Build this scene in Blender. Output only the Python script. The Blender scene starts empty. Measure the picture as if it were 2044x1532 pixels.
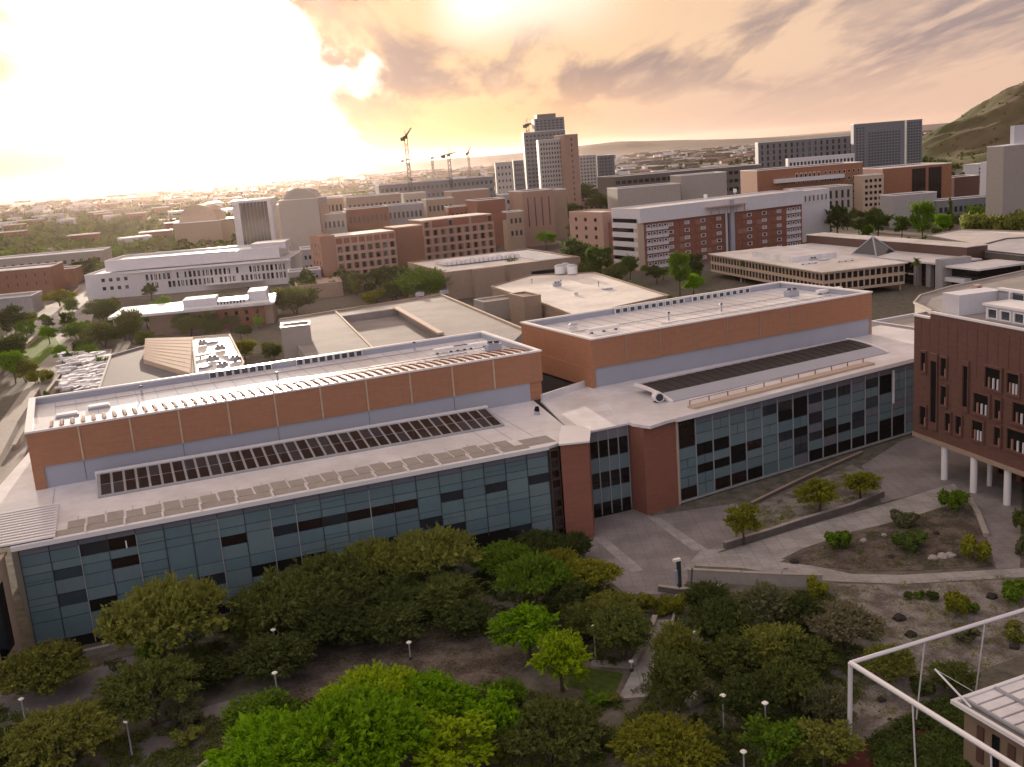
import bpy, math, random
import numpy as np
from mathutils import Vector, Matrix
random.seed(7); rng = np.random.default_rng(7)
C = bpy.context.scene
COL = C.collection
R = math.radians

# ------------------------------------------------------------------ camera
H = 55.0; FPX = 2035.0; PITCH = R(12.6); ROLL = R(4.5)
_F = Vector((0, math.cos(PITCH), -math.sin(PITCH))); _R0 = Vector((1, 0, 0)); _U0 = _R0.cross(_F)
_R = _R0*math.cos(ROLL) - _U0*math.sin(ROLL); _U = _R0*math.sin(ROLL) + _U0*math.cos(ROLL)
cam = bpy.data.cameras.new('camera'); camo = bpy.data.objects.new('camera', cam); COL.objects.link(camo)
cam.sensor_width = 36; cam.lens = FPX/2044*36; cam.clip_start = 1; cam.clip_end = 60000
m = Matrix((_R, _U, -_F)).transposed().to_4x4(); m.translation = Vector((0, 0, H)); camo.matrix_world = m
C.camera = camo

def ray(x, y): return _F*FPX + _R*(x-1022) - _U*(y-766)
def at(x, y, z=0.0):                       # point of the level z seen at a place of the photograph
    d = ray(x, y); t = (z-H)/d.z; return (d.x*t, d.y*t)
def at_far(x, y, Y):
    d = ray(x, y); t = Y/d.y; return (d.x*t, Y, H+d.z*t)

# ------------------------------------------------------------------ world, sun
SUN = ray(430, 110).normalized()
sun_az = math.atan2(SUN.x, SUN.y); sun_el = math.asin(SUN.z)
w = bpy.data.worlds.new('World'); C.world = w; w.use_nodes = True
nt = w.node_tree; N = nt.nodes; L = nt.links; N.clear()
def nd(t, **k):
    n = N.new(t)
    for a, b in k.items(): setattr(n, a, b)
    return n
def _set(sock, v):
    if hasattr(v, 'is_output') or isinstance(v, bpy.types.NodeSocket): L.new(v, sock)
    else: sock.default_value = v
def mth(op, a, b=0.0, c=0.0, clamp=False):
    n = nd('ShaderNodeMath', operation=op); n.use_clamp = clamp
    _set(n.inputs[0], a); _set(n.inputs[1], b); _set(n.inputs[2], c); return n.outputs[0]
def mixc(f, a, b, bt='MIX'):
    n = nd('ShaderNodeMix', data_type='RGBA', blend_type=bt); _set(n.inputs[0], f)
    for s, v in ((n.inputs[6], a), (n.inputs[7], b)): _set(s, v if not isinstance(v, tuple) else (*v, 1))
    return n.outputs[2]
def ramp(f, stops, interp='LINEAR'):
    n = nd('ShaderNodeValToRGB'); e = n.color_ramp.elements; n.color_ramp.interpolation = interp
    while len(e) < len(stops): e.new(0.5)
    for i, (p, c) in enumerate(stops):
        e[i].position = p; e[i].color = (*c, 1) if isinstance(c, tuple) else (c, c, c, 1)
    _set(n.inputs[0], f); return n.outputs[0]
def sstep(x, a, b):
    n = nd('ShaderNodeMapRange', interpolation_type='SMOOTHSTEP'); _set(n.inputs[0], x)
    n.inputs[1].default_value = a; n.inputs[2].default_value = b; n.inputs[3].default_value = 0; n.inputs[4].default_value = 1
    return n.outputs[0]
tc = nd('ShaderNodeTexCoord'); D = tc.outputs['Generated']
sep = nd('ShaderNodeSeparateXYZ'); L.new(D, sep.inputs[0]); dx, dy, dz = sep.outputs
az = mth('MULTIPLY', mth('ARCTAN2', dx, dy), 57.2958)            # degrees to the right of the view
el = mth('MULTIPLY', mth('ARCSINE', dz), 57.2958)
vm = nd('ShaderNodeVectorMath', operation='DOT_PRODUCT'); L.new(D, vm.inputs[0]); vm.inputs[1].default_value = SUN
th = mth('MULTIPLY', mth('ARCCOSINE', vm.outputs['Value']), 57.2958)
nish = nd('ShaderNodeTexSky', sky_type='NISHITA'); nish.sun_disc = False
nish.sun_elevation = sun_el; nish.sun_rotation = sun_az; nish.altitude = 350; nish.dust_density = 3
nsc = nd('ShaderNodeVectorMath', operation='SCALE'); L.new(nish.outputs[0], nsc.inputs[0]); nsc.inputs[3].default_value = 0.0012
clear = ramp(mth('DIVIDE', th, 180), [(0.0, (3.2, 3.1, 3.0)), (0.06, (1.7, 1.65, 1.6)), (0.085, (1.12, 1.02, .93)), (0.125, (.96, .70, .50)), (0.2, (.80, .60, .49)), (0.38, (.78, .76, .84)), (1.0, (.92, .96, 1.14))])
# planar cloud deck
den = mth('ADD', mth('MAXIMUM', dz, 0.0), 0.10)
cx = mth('DIVIDE', dx, den); cy = mth('DIVIDE', dy, den)
cmb = nd('ShaderNodeCombineXYZ'); L.new(cx, cmb.inputs[0]); L.new(cy, cmb.inputs[1])
def cloud(rot, sc, scale, detail, off, dist=0.3, rough=0.55):
    mp = nd('ShaderNodeMapping'); mp.inputs['Rotation'].default_value = (0, 0, R(rot)); mp.inputs['Scale'].default_value = (sc[0], sc[1], 1); mp.inputs['Location'].default_value = off
    L.new(cmb.outputs[0], mp.inputs[0])
    nz = nd('ShaderNodeTexNoise'); L.new(mp.outputs[0], nz.inputs['Vector']); nz.inputs['Scale'].default_value = scale; nz.inputs['Detail'].default_value = detail
    nz.inputs['Roughness'].default_value = rough; nz.inputs['Distortion'].default_value = dist
    return nz.outputs['Fac']
n1 = cloud(-35, (1.0, .33), 0.95, 7, (3.1, 1.7, 0))
n2 = cloud(-28, (1.4, .30), 1.9, 8, (7.3, 4.2, 0), .5)
n1 = mth('ADD', mth('MULTIPLY', n1, .6), mth('MULTIPLY', n2, .4))
# the cloud bank has its ragged left end a little left of the middle of the view
edge = sstep(mth('ADD', mth('ADD', az, mth('MULTIPLY', mth('SUBTRACT', n2, .5), 16)), mth('MULTIPLY', mth('SUBTRACT', el, 9), .28)), -11.8, -8.2)
bank = mth('MULTIPLY', edge, sstep(el, -3.0, 1.5))
n3 = cloud(25, (1.0, .22), 2.6, 6, (1.3, 9.2, 0), .4)
far_left = mth('MULTIPLY', mth('MULTIPLY', sstep(mth('MULTIPLY', az, -1), 20.5, 25), sstep(n3, .46, .56)), sstep(el, 3.5, 6))
ccol = mixc(sstep(n1, .45, .56), (.84, .55, .32), (.34, .24, .215))
ccol = mixc(sstep(az, -4, 26), ccol, mixc(sstep(n1, .45, .555), (.70, .485, .36), (.34, .255, .245)))
ccol = mixc(mth('MULTIPLY', sstep(n2, .52, .72), .75), ccol, (.70, .48, .35))
ccol = mixc(mth('MULTIPLY', sstep(th, 60, 120), .75), ccol, (.42, .40, .46))
hole = mth('MULTIPLY', mth('MULTIPLY', sstep(el, 5.0, 8.6), mth('SUBTRACT', 1.0, sstep(az, 5.0, 10.0))), sstep(az, -3.5, 0.5))
dens = mth('MULTIPLY', bank, mth('SUBTRACT', 1.0, mth('MULTIPLY', hole, .9)))
dens = mth('MULTIPLY', dens, mth('ADD', .90, mth('MULTIPLY', sstep(n1, .3, .5), .10)), clamp=True)
skyc = mixc(dens, clear, ccol)
skyc = mixc(mth('MULTIPLY', far_left, .95), skyc, (.80, .53, .30))
# warm band low over the horizon, strongest on the sun's side
low = mth('MULTIPLY', mth('SUBTRACT', 1.0, sstep(el, 1.0, 4.6)), mth('SUBTRACT', 1.0, sstep(mth('ABSOLUTE', mth('ADD', az, 11)), 40, 75)))
glow = mth('ADD', sstep(mth('MULTIPLY', az, -1), 16.5, 22.5), sstep(az, -14.0, -5.0))
band = mixc(sstep(az, -4, 12), (.98, .52, .20), (.68, .45, .34))
skyc = mixc(mth('MULTIPLY', low, mth('ADD', .10, mth('MULTIPLY', glow, .8))), skyc, band)
addn = nd('ShaderNodeVectorMath', operation='ADD'); L.new(skyc, addn.inputs[0]); L.new(nsc.outputs[0], addn.inputs[1])
bg = nd('ShaderNodeBackground'); L.new(addn.outputs[0], bg.inputs[0]); bg.inputs[1].default_value = 0.71
wo = nd('ShaderNodeOutputWorld'); L.new(bg.outputs[0], wo.inputs[0])

sl = bpy.data.lights.new('sun', 'SUN'); so = bpy.data.objects.new('sun', sl); COL.objects.link(so)
sl.energy = 5.0; sl.angle = R(0.6); sl.color = (1.0, .83, .66)
so.rotation_euler = SUN.to_track_quat('Z', 'Y').to_euler(); so.location = (0, 0, 300)
C.view_settings.view_transform = 'Standard'; C.view_settings.look = 'None'; C.view_settings.gamma = 1
C.view_settings.exposure = 0.74; C.view_settings.use_curve_mapping = False
C.cycles.max_bounces = 5; C.cycles.diffuse_bounces = 2; C.cycles.glossy_bounces = 2; C.cycles.transparent_max_bounces = 4
C.cycles.transmission_bounces = 2; C.cycles.volume_bounces = 0; C.cycles.use_denoising = True
C.cycles.use_light_tree = False

# ------------------------------------------------------------------ materials
M = {}
def mat(name, c, rough=.8, spec=.3, metal=0.0, var=.12, vscale=.6, streak=0.0, c2=None, c2scale=.15, bump=0.0, trans=0.0, objvar=0.0, brick=False, coat=0.0, tiles=0.0):
    ma = bpy.data.materials.new(name); ma.use_nodes = True; t = ma.node_tree; n = t.nodes; l = t.links
    b = n['Principled BSDF']; b.inputs['Roughness'].default_value = rough; b.inputs['Metallic'].default_value = metal
    b.inputs['Specular IOR Level'].default_value = spec
    geo = n.new('ShaderNodeNewGeometry')
    nz = n.new('ShaderNodeTexNoise'); nz.inputs['Scale'].default_value = vscale; nz.inputs['Detail'].default_value = 6; nz.inputs['Roughness'].default_value = .65
    l.new(geo.outputs['Position'], nz.inputs['Vector'])
    col = None
    def rgb(c): r = n.new('ShaderNodeRGB'); r.outputs[0].default_value = (*c, 1); return r.outputs[0]
    col = rgb(c)
    def mix(f, a, b2, bt='MIX'):
        x = n.new('ShaderNodeMix'); x.data_type = 'RGBA'; x.blend_type = bt
        if isinstance(f, float): x.inputs[0].default_value = f
        else: l.new(f, x.inputs[0])
        l.new(a, x.inputs[6]); l.new(b2, x.inputs[7]); return x.outputs[2]
    def mr(x, a, b2, c0=0, c1=1):
        y = n.new('ShaderNodeMapRange'); l.new(x, y.inputs[0]); y.inputs[1].default_value = a; y.inputs[2].default_value = b2; y.inputs[3].default_value = c0; y.inputs[4].default_value = c1; return y.outputs[0]
    if c2:
        nb = n.new('ShaderNodeTexNoise'); nb.inputs['Scale'].default_value = c2scale; nb.inputs['Detail'].default_value = 7; l.new(geo.outputs['Position'], nb.inputs['Vector'])
        col = mix(mr(nb.outputs[0], .42, .6), col, rgb(c2))
    if brick:
        mp = n.new('ShaderNodeMapping'); mp.inputs['Scale'].default_value = (.25, .25, 3.0); l.new(geo.outputs['Position'], mp.inputs[0])
        nb = n.new('ShaderNodeTexNoise'); nb.inputs['Scale'].default_value = 1.4; nb.inputs['Detail'].default_value = 5; l.new(mp.outputs[0], nb.inputs['Vector'])
        col = mix(mr(nb.outputs[0], .35, .7), col, rgb(tuple(x*.88 for x in c)))
    if tiles:
        bt = n.new('ShaderNodeTexBrick'); bt.offset = 0; l.new(geo.outputs['Position'], bt.inputs['Vector']); bt.inputs['Scale'].default_value = 1/tiles; bt.inputs['Mortar Size'].default_value = .025; bt.inputs['Brick Width'].default_value = 1; bt.inputs['Row Height'].default_value = 1
        fm_ = n.new('ShaderNodeMath'); fm_.operation = 'MULTIPLY'; l.new(bt.outputs['Fac'], fm_.inputs[0]); fm_.inputs[1].default_value = .6; col = mix(fm_.outputs[0], col, rgb(tuple(x*.5 for x in c)))
    if streak:
        mp = n.new('ShaderNodeMapping'); mp.inputs['Scale'].default_value = (2.2, 2.2, .12); l.new(geo.outputs['Position'], mp.inputs[0])
        ns = n.new('ShaderNodeTexNoise'); ns.inputs['Scale'].default_value = 1; ns.inputs['Detail'].default_value = 4; l.new(mp.outputs[0], ns.inputs['Vector'])
        k = mr(ns.outputs[0], .5, .8, 0, streak); col = mix(k, col, rgb(tuple(x*.6 for x in c)))
    if objvar:
        oi = n.new('ShaderNodeObjectInfo'); hs = n.new('ShaderNodeHueSaturation')
        l.new(mr(oi.outputs['Random'], 0, 1, 1-objvar, 1+objvar), hs.inputs['Value']); l.new(col, hs.inputs['Color']); col = hs.outputs[0]
    hv = n.new('ShaderNodeHueSaturation'); l.new(mr(nz.outputs[0], .25, .75, 1-var, 1+var), hv.inputs['Value']); l.new(col, hv.inputs['Color']); col = hv.outputs[0]
    l.new(col, b.inputs['Base Color'])
    if bump:
        bp = n.new('ShaderNodeBump'); bp.inputs['Strength'].default_value = bump; bp.inputs['Distance'].default_value = .2; l.new(nz.outputs[0], bp.inputs['Height']); l.new(bp.outputs[0], b.inputs['Normal'])
    if trans:
        tr = n.new('ShaderNodeBsdfTranslucent'); l.new(col, tr.inputs[0]); mx = n.new('ShaderNodeMixShader'); mx.inputs[0].default_value = trans
        l.new(b.outputs[0], mx.inputs[1]); l.new(tr.outputs[0], mx.inputs[2]); l.new(mx.outputs[0], n['Material Output'].inputs[0])
    M[name] = ma; return ma
mat('dirt', (.15, .145, .13), .95, .1, var=.3, vscale=1.2, c2=(.075, .062, .052), c2scale=.12, bump=.4)
mat('gravel', (.245, .23, .215), .95, .1, var=.5, vscale=3.0, c2=(.13, .112, .105), c2scale=.35, bump=.5)
mat('dark_gravel', (.085, .07, .064), .95, .1, var=.45, vscale=2.2, c2=(.15, .125, .11), c2scale=.4, bump=.5)
mat('red_gravel', (.085, .03, .026), .95, .1, var=.3, vscale=2)
mat('paver', (.26, .24, .245), .85, .2, var=.16, vscale=2.5, c2=(.205, .187, .193), c2scale=.2, tiles=1.5)
mat('paver_light', (.36, .345, .345), .8, .2, var=.14, vscale=1.5, c2=(.28, .265, .265), c2scale=.3, tiles=2.2)
mat('concrete', (.34, .31, .29), .85, .2, var=.14, vscale=.8, streak=.2)
mat('concrete_dark', (.14, .125, .12), .9, .2, var=.2, vscale=.9, streak=.3)
mat('asphalt', (.06, .056, .056), .9, .2, var=.15)
mat('white_roof', (.76, .75, .79), .33, .5, var=.12, vscale=.6, c2=(.63, .62, .65), c2scale=.11)
mat('white_metal', (.78, .77, .80), .3, .5, var=.04)
mat('grey_metal', (.36, .38, .46), .45, .5, var=.05, vscale=.3)
mat('grey_roof', (.31, .285, .28), .9, .2, var=.12, vscale=.8, c2=(.255, .235, .23), c2scale=.08)
mat('dark_roof', (.17, .16, .175), .85, .2, var=.1, vscale=.5)
mat('tan_roof', (.78, .745, .72), .42, .45, var=.16, vscale=.5, c2=(.62, .58, .55), c2scale=.07)
mat('glazing_matte', (.018, .019, .024), .45, .25, var=.3)
mat('city_dark', (.11, .095, .085), .9, .2, var=.3, vscale=.05)
mat('brick', (.40, .20, .122), .85, .2, var=.07, vscale=1.2, brick=True, streak=.18)
mat('brick_red', (.27, .115, .085), .85, .2, var=.1, vscale=2, brick=True)
mat('brick_dark', (.155, .082, .068), .85, .2, var=.14, vscale=1.5, brick=True, streak=.3)
mat('brick_pink', (.33, .185, .14), .85, .2, var=.1, vscale=1.5, brick=True)
mat('brick_frame', (.44, .29, .24), .85, .2, var=.08)
mat('brick_old', (.26, .125, .085), .85, .2, var=.16, vscale=1.2, brick=True)
mat('tan_wall', (.36, .27, .215), .85, .2, var=.09, vscale=1, brick=True)
mat('tan_light', (.50, .39, .31), .85, .2, var=.08, streak=.15)
mat('terracotta', (.30, .14, .085), .8, .3, var=.12, vscale=.8, brick=True)
mat('beige', (.37, .335, .315), .85, .2, var=.06, streak=.12)
mat('grey_wall', (.33, .32, .34), .8, .3, var=.1, streak=.2)
mat('white_wall', (.62, .61, .66), .8, .3, var=.06, streak=.15)
mat('tower_grey', (.16, .165, .19), .7, .4, var=.1)
mat('tower_brick', (.33, .21, .17), .8, .3, var=.1)
mat('tower_white', (.42, .40, .40), .7, .4, var=.1)
for i, c in enumerate([(.125, .20, .235), (.14, .215, .245), (.145, .21, .242), (.125, .19, .225), (.155, .225, .255)]):
    mat('panel%d' % i, c, .24, .6, var=.09, vscale=.35, streak=.12)
for i, c in enumerate([(.17, .18, .22), (.15, .165, .205)]): mat('fascia%d' % i, c, .45, .4, var=.05, vscale=.4)
mat('glass_dark', (.012, .011, .014), .08, .5, var=.2)
mat('glass_slate', (.030, .036, .048), .10, .6, var=.2)
mat('glass_brown', (.020, .013, .013), .2, .4, var=.3)
mat('glass_blue', (.045, .065, .085), .12, .6, var=.15)
mat('glass_white', (.36, .38, .42), .15, .6, var=.1)
mat('mullion', (.03, .035, .045), .5, .5)
mat('mullion_light', (.33, .34, .37), .4, .5)
mat('bronze', (.10, .055, .045), .5, .5)
mat('copper_strip', (.50, .42, .30), .5, .5)
mat('black', (.010, .009, .009), .9, .2)
mat('steel', (.74, .73, .78), .30, .5, metal=.2, var=.05)
mat('lamp_white', (.85, .85, .82), .4, .4)
mat('wood', (.22, .16, .12), .85, .2, var=.2)
mat('trunk', (.085, .065, .050), .9, .1, var=.25, vscale=3)
mat('palm_trunk', (.15, .12, .10), .9, .1, var=.2, vscale=3)
mat('rock', (.36, .33, .32), .9, .2, var=.25, vscale=2, bump=.3)
mat('rock_dark', (.04, .035, .033), .9, .2, var=.25, vscale=2)
def leaf(name, c, tr=.35): mat(name, c, .7, .15, var=.5, vscale=1.3, trans=tr, objvar=.12)
leaf('leaf_bright', (.185, .36, .006)); leaf('leaf_lime', (.30, .43, .010)); leaf('leaf_yellow', (.235, .245, .025))
leaf('leaf_green', (.13, .225, .018)); leaf('leaf_olive', (.205, .225, .045)); leaf('leaf_dark', (.080, .105, .028))
leaf('leaf_deep', (.130, .158, .038)); leaf('leaf_grey', (.16, .165, .080)); leaf('leaf_tan', (.21, .19, .11)); leaf('leaf_mid', (.095, .145, .030))

# ------------------------------------------------------------------ mesh helpers
def mesh_np(name, V, Fq):
    V = np.asarray(V, np.float32); Fq = np.asarray(Fq, np.int32); k = Fq.shape[1]
    me = bpy.data.meshes.new(name); me.vertices.add(len(V)); me.vertices.foreach_set('co', V.ravel())
    me.loops.add(Fq.size); me.loops.foreach_set('vertex_index', Fq.ravel())
    me.polygons.add(len(Fq)); me.polygons.foreach_set('loop_start', np.arange(0, Fq.size, k, dtype=np.int32))
    me.update(calc_edges=True); me.shade_flat(); return me
CV = [(-.5, -.5, 0), (.5, -.5, 0), (.5, .5, 0), (-.5, .5, 0), (-.5, -.5, 1), (.5, -.5, 1), (.5, .5, 1), (-.5, .5, 1)]
CF = [(0, 3, 2, 1), (4, 5, 6, 7), (0, 1, 5, 4), (1, 2, 6, 5), (2, 3, 7, 6), (3, 0, 4, 7)]
cubes = {}
def cube(mn):
    if mn not in cubes:
        me = mesh_np('block_'+mn, CV, CF); me.materials.append(M[mn]); cubes[mn] = me
    return cubes[mn]
class MB:
    def __init__(s): s.v = []; s.f = []
    def add(s, vs, fs):
        k = len(s.v); s.v += [tuple(v) for v in vs]; s.f += [tuple(i+k for i in f) for f in fs]
    def box(s, fr, u0, u1, v0, v1, z0, z1):
        q = [fr.pt(u0, v0), fr.pt(u1, v0), fr.pt(u1, v1), fr.pt(u0, v1)]
        s.add([(*p, z0) for p in q]+[(*p, z1) for p in q], CF)
    def prism(s, pts, z0, z1):
        n = len(pts); a = sum(pts[i][0]*pts[(i+1) % n][1]-pts[(i+1) % n][0]*pts[i][1] for i in range(n))
        if a < 0: pts = pts[::-1]
        s.add([(p[0], p[1], z0) for p in pts]+[(p[0], p[1], z1) for p in pts], [tuple(range(n))[::-1], tuple(range(n, 2*n))]+[(i, (i+1) % n, n+(i+1) % n, n+i) for i in range(n)])
    def tube(s, a, b, r0, r1=None, n=7):
        r1 = r0 if r1 is None else r1; a = Vector(a); b = Vector(b); d = (b-a).normalized()
        x = d.orthogonal().normalized(); y = d.cross(x)
        vs = [tuple(p+(x*math.cos(t)+y*math.sin(t))*r) for p, r in ((a, r0), (b, r1)) for t in [2*math.pi*i/n for i in range(n)]]
        s.add(vs, [(i, (i+1) % n, n+(i+1) % n, n+i) for i in range(n)]+[tuple(range(n))[::-1], tuple(range(n, 2*n))])
    def build(s, name, mt, root=None, org=(0, 0, 0), smooth=False):
        if root is not None: org = root.location
        me = bpy.data.meshes.new(name); me.from_pydata([(x-org[0], y-org[1], z-org[2]) for x, y, z in s.v], [], s.f)
        me.materials.append(M[mt])
        if smooth: me.shade_smooth()
        o = bpy.data.objects.new(name, me); COL.objects.link(o)
        if root is not None: o.parent = root
        else: o.location = org
        return o
class Fr:                                             # a level frame: u along a front, v into the depth
    def __init__(s, o, deg): s.o = o; s.deg = deg; s.c = math.cos(R(deg)); s.s = math.sin(R(deg))
    def pt(s, u, v): return (s.o[0]+u*s.c-v*s.s, s.o[1]+u*s.s+v*s.c)
    def left(s, D): return Fr(s.pt(0, D), s.deg-90)
    def right(s, W): return Fr(s.pt(W, 0), s.deg+90)
    def wall(s, x, y, v=0.0):                         # (u, z) of the front plane seen at a place of the photograph
        d = ray(x, y); o = s.pt(0, v); nx, ny = -s.s, s.c
        t = (o[0]*nx+o[1]*ny)/(d.x*nx+d.y*ny); px, py = d.x*t, d.y*t
        return ((px-o[0])*s.c+(py-o[1])*s.s, H+d.z*t)
    def loc(s, p): q = (p[0]-s.o[0], p[1]-s.o[1]); return (q[0]*s.c+q[1]*s.s, -q[0]*s.s+q[1]*s.c)
def tag(o, label=None, cat=None, group=None, kind=None):
    if label: o['label'] = label
    if cat: o['category'] = cat
    if group: o['group'] = group
    if kind: o['kind'] = kind
    return o
def thing(name, label, cat, loc, group=None, rz=0):
    o = bpy.data.objects.new(name, None); COL.objects.link(o); o.location = (loc[0], loc[1], loc[2] if len(loc) > 2 else 0); o.rotation_euler.z = rz
    o.empty_display_size = .5
    return tag(o, label, cat, group)
def put(name, me, root, loc, sc=(1, 1, 1), rz=0, rot=None):
    o = bpy.data.objects.new(name, me); COL.objects.link(o)
    if root is not None: o.parent = root; loc = (loc[0]-root.location.x, loc[1]-root.location.y, loc[2]-root.location.z)
    o.location = loc; o.scale = sc; o.rotation_euler = rot or (0, 0, rz); return o
def bx(root, name, fr, u0, u1, v0, v1, z0, z1, mt):
    x, y = fr.pt((u0+u1)/2, (v0+v1)/2)
    return put(name, cube(mt), root, (x, y, z0), (u1-u0, v1-v0, z1-z0), R(fr.deg))
_rings = {}
def ring(mn, b=.13):
    k = (mn, b)
    if k not in _rings:
        mb = MB(); f0 = Fr((0, 0), 0)
        for u0, u1, z0, z1 in ((-.5, -.5+b, 0, 1), (.5-b, .5, 0, 1), (-.5+b, .5-b, 0, b), (-.5+b, .5-b, 1-b, 1)): mb.box(f0, u0, u1, -.5, .5, z0, z1)
        me = bpy.data.meshes.new('frame_'+mn); me.from_pydata(mb.v, [], mb.f); me.materials.append(M[mn]); _rings[k] = me
    return _rings[k]
def under(ch, par):                                   # ch becomes a piece of the part par and stays where it is
    ch.parent = par; ch.matrix_parent_inverse = (Matrix.LocRotScale(par.location, par.rotation_euler, par.scale)).inverted(); return ch
def win(root, fr, u0, u1, z0, z1, gm='glass_dark', fm=None, v=0.0, b=.13, name='window'):
    x, y = fr.pt((u0+u1)/2, v-.02)
    o = put(name, cube(gm), root, (x, y, z0), (u1-u0, .06, z1-z0), R(fr.deg))
    if fm:
        x, y = fr.pt((u0+u1)/2, v-.10); under(put('window_frame', ring(fm, b), root, (x, y, z0-.02), (u1-u0+.05, .30, z1-z0+.04), R(fr.deg)), o)
    return o
def grid(root, fr, u0, u1, z0, z1, nc, nr, wf=.6, hf=.55, gm='glass_dark', fm=None, v=0.0, skip=None, b=.13):
    du = (u1-u0)/nc; dz_ = (z1-z0)/nr
    for i in range(nc):
        for j in range(nr):
            if skip and skip(i, j): continue
            g = gm if isinstance(gm, str) else random.choice(gm)
            win(root, fr, u0+du*(i+.5-wf/2), u0+du*(i+.5+wf/2), z0+dz_*(j+.5-hf/2), z0+dz_*(j+.5+hf/2), g, fm, v, b)
def block(root, fr, W, D, z0, z1, wall, roof='tan_roof', coping='white_metal', par=.6, th=.45, u0=0, v0=0, cop=.14):
    "walls, a roof sunk behind a parapet, and a coping"
    mb = MB(); mb.box(fr, u0, u0+W, v0, v0+D, z0, z1-par)
    for a in ((u0, u0+W, v0, v0+th), (u0, u0+W, v0+D-th, v0+D), (u0, u0+th, v0+th, v0+D-th), (u0+W-th, u0+W, v0+th, v0+D-th)): mb.box(fr, *a, z1-par+.001, z1)
    wl_ = mb.build('wall', wall, root)
    bx(root, 'roof', fr, u0+th+.01, u0+W-th-.01, v0+th+.01, v0+D-th-.01, z1-par+.004, z1-par+.06, roof)
    if coping:
        mb = MB(); e = .08
        for a in ((u0-e, u0+W+e, v0-e, v0+th+e), (u0-e, u0+W+e, v0+D-th-e, v0+D+e), (u0-e, u0+th+e, v0+th+e, v0+D-th-e), (u0+W-th-e, u0+W+e, v0+th+e, v0+D-th-e)): mb.box(fr, *a, z1+.003, z1+cop)
        under(mb.build('coping', coping, root), wl_)
def hvac(root, fr, u, v, z, w, d, h, mt='white_metal', name='roof_unit'):
    mb = MB(); mb.box(fr, u-w/2, u+w/2, v-d/2, v+d/2, z+.15, z+h); mb.box(fr, u-w*.35, u+w*.35, v-d*.35, v+d*.35, z+h+.002, z+h+.2)
    for a, b in ((-1, -1), (1, -1), (-1, 1), (1, 1)): mb.box(fr, u+a*w*.42-.08, u+a*w*.42+.08, v+b*d*.42-.08, v+b*d*.42+.08, z, z+.149)
    return mb.build(name, mt, root)
def flat(name, pix, z, mt, thick=.004, kind='structure', root=None):
    pts = [at(x, y, z) for x, y in pix]; mb = MB(); mb.prism(pts, z-thick, z)
    o = mb.build(name, mt, root, org=(pts[0][0], pts[0][1], 0))
    if kind: o['kind'] = kind
    return o
def site(x, y, Y, deg, xr):
    "front-left roof corner seen at (x, y) at the distance Y; its front runs at deg to the image column xr"
    X, Y, z = at_far(x, y, Y); c, s = math.cos(R(deg)), math.sin(R(deg))
    lo, hi = 1, 900
    def col(wd): d = Vector((X+c*wd, Y+s*wd, z-H)); return 1022+FPX*d.dot(_R)/d.dot(_F)
    for _ in range(40):
        mid = (lo+hi)/2
        if col(mid) < xr: lo = mid
        else: hi = mid
    return Fr((X, Y), deg), z, lo
#@@PARTS@@
# ------------------------------------------------------------------ ground and hills
def ground():
    ma = bpy.data.materials.new('ground'); ma.use_nodes = True; t = ma.node_tree; n = t.nodes; l = t.links; b = n['Principled BSDF']
    b.inputs['Roughness'].default_value = .95; b.inputs['Specular IOR Level'].default_value = .1
    g = n.new('ShaderNodeNewGeometry')
    def noise(s, d=6, xs=1.0):
        mp = n.new('ShaderNodeMapping'); mp.inputs['Scale'].default_value = (1, xs, 1); l.new(g.outputs['Position'], mp.inputs[0])
        z = n.new('ShaderNodeTexNoise'); z.inputs['Scale'].default_value = s; z.inputs['Detail'].default_value = d; z.inputs['Roughness'].default_value = .65; l.new(mp.outputs[0], z.inputs['Vector']); return z.outputs['Fac']
    def rr(f, stops):
        r = n.new('ShaderNodeValToRGB'); e = r.color_ramp.elements
        while len(e) < len(stops): e.new(.5)
        for i, (p, c) in enumerate(stops): e[i].position = p; e[i].color = (*c, 1)
        l.new(f, r.inputs[0]); return r.outputs[0]
    near = rr(noise(.55), [(.3, (.070, .074, .050)), (.5, (.128, .120, .100)), (.7, (.19, .172, .155))])
    far = rr(noise(.006, 9), [(.36, (.032, .036, .022)), (.48, (.055, .05, .038)), (.57, (.095, .08, .068)), (.7, (.20, .17, .15))])
    vo = n.new('ShaderNodeTexVoronoi'); vo.feature = 'F1'; vo.inputs['Scale'].default_value = .02; l.new(g.outputs['Position'], vo.inputs['Vector'])
    vr = n.new('ShaderNodeSeparateColor'); l.new(vo.outputs['Color'], vr.inputs[0])
    mp = n.new('ShaderNodeMapRange'); l.new(vr.outputs[0], mp.inputs[0]); mp.inputs[1].default_value = .62; mp.inputs[2].default_value = .68; mp.inputs[4].default_value = .55
    m1 = n.new('ShaderNodeMix'); m1.data_type = 'RGBA'; l.new(mp.outputs[0], m1.inputs[0]); l.new(far, m1.inputs[6]); m1.inputs[7].default_value = (.20, .165, .15, 1)
    ln = n.new('ShaderNodeVectorMath'); ln.operation = 'LENGTH'; l.new(g.outputs['Position'], ln.inputs[0])
    m2 = n.new('ShaderNodeMapRange'); l.new(ln.outputs['Value'], m2.inputs[0]); m2.inputs[1].default_value = 260; m2.inputs[2].default_value = 700
    m3 = n.new('ShaderNodeMix'); m3.data_type = 'RGBA'; l.new(m2.outputs[0], m3.inputs[0]); l.new(near, m3.inputs[6]); l.new(m1.outputs[2], m3.inputs[7])
    l.new(m3.outputs[2], b.inputs['Base Color']); M['ground'] = ma
    mb = MB(); s = 26000; mb.add([(-s, -s, 0), (s, -s, 0), (s, s, 0), (-s, s, 0)], [(0, 1, 2, 3)])
    o = mb.build('ground', 'ground'); o['kind'] = 'structure'
ground()
from mathutils import noise as mn
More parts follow.
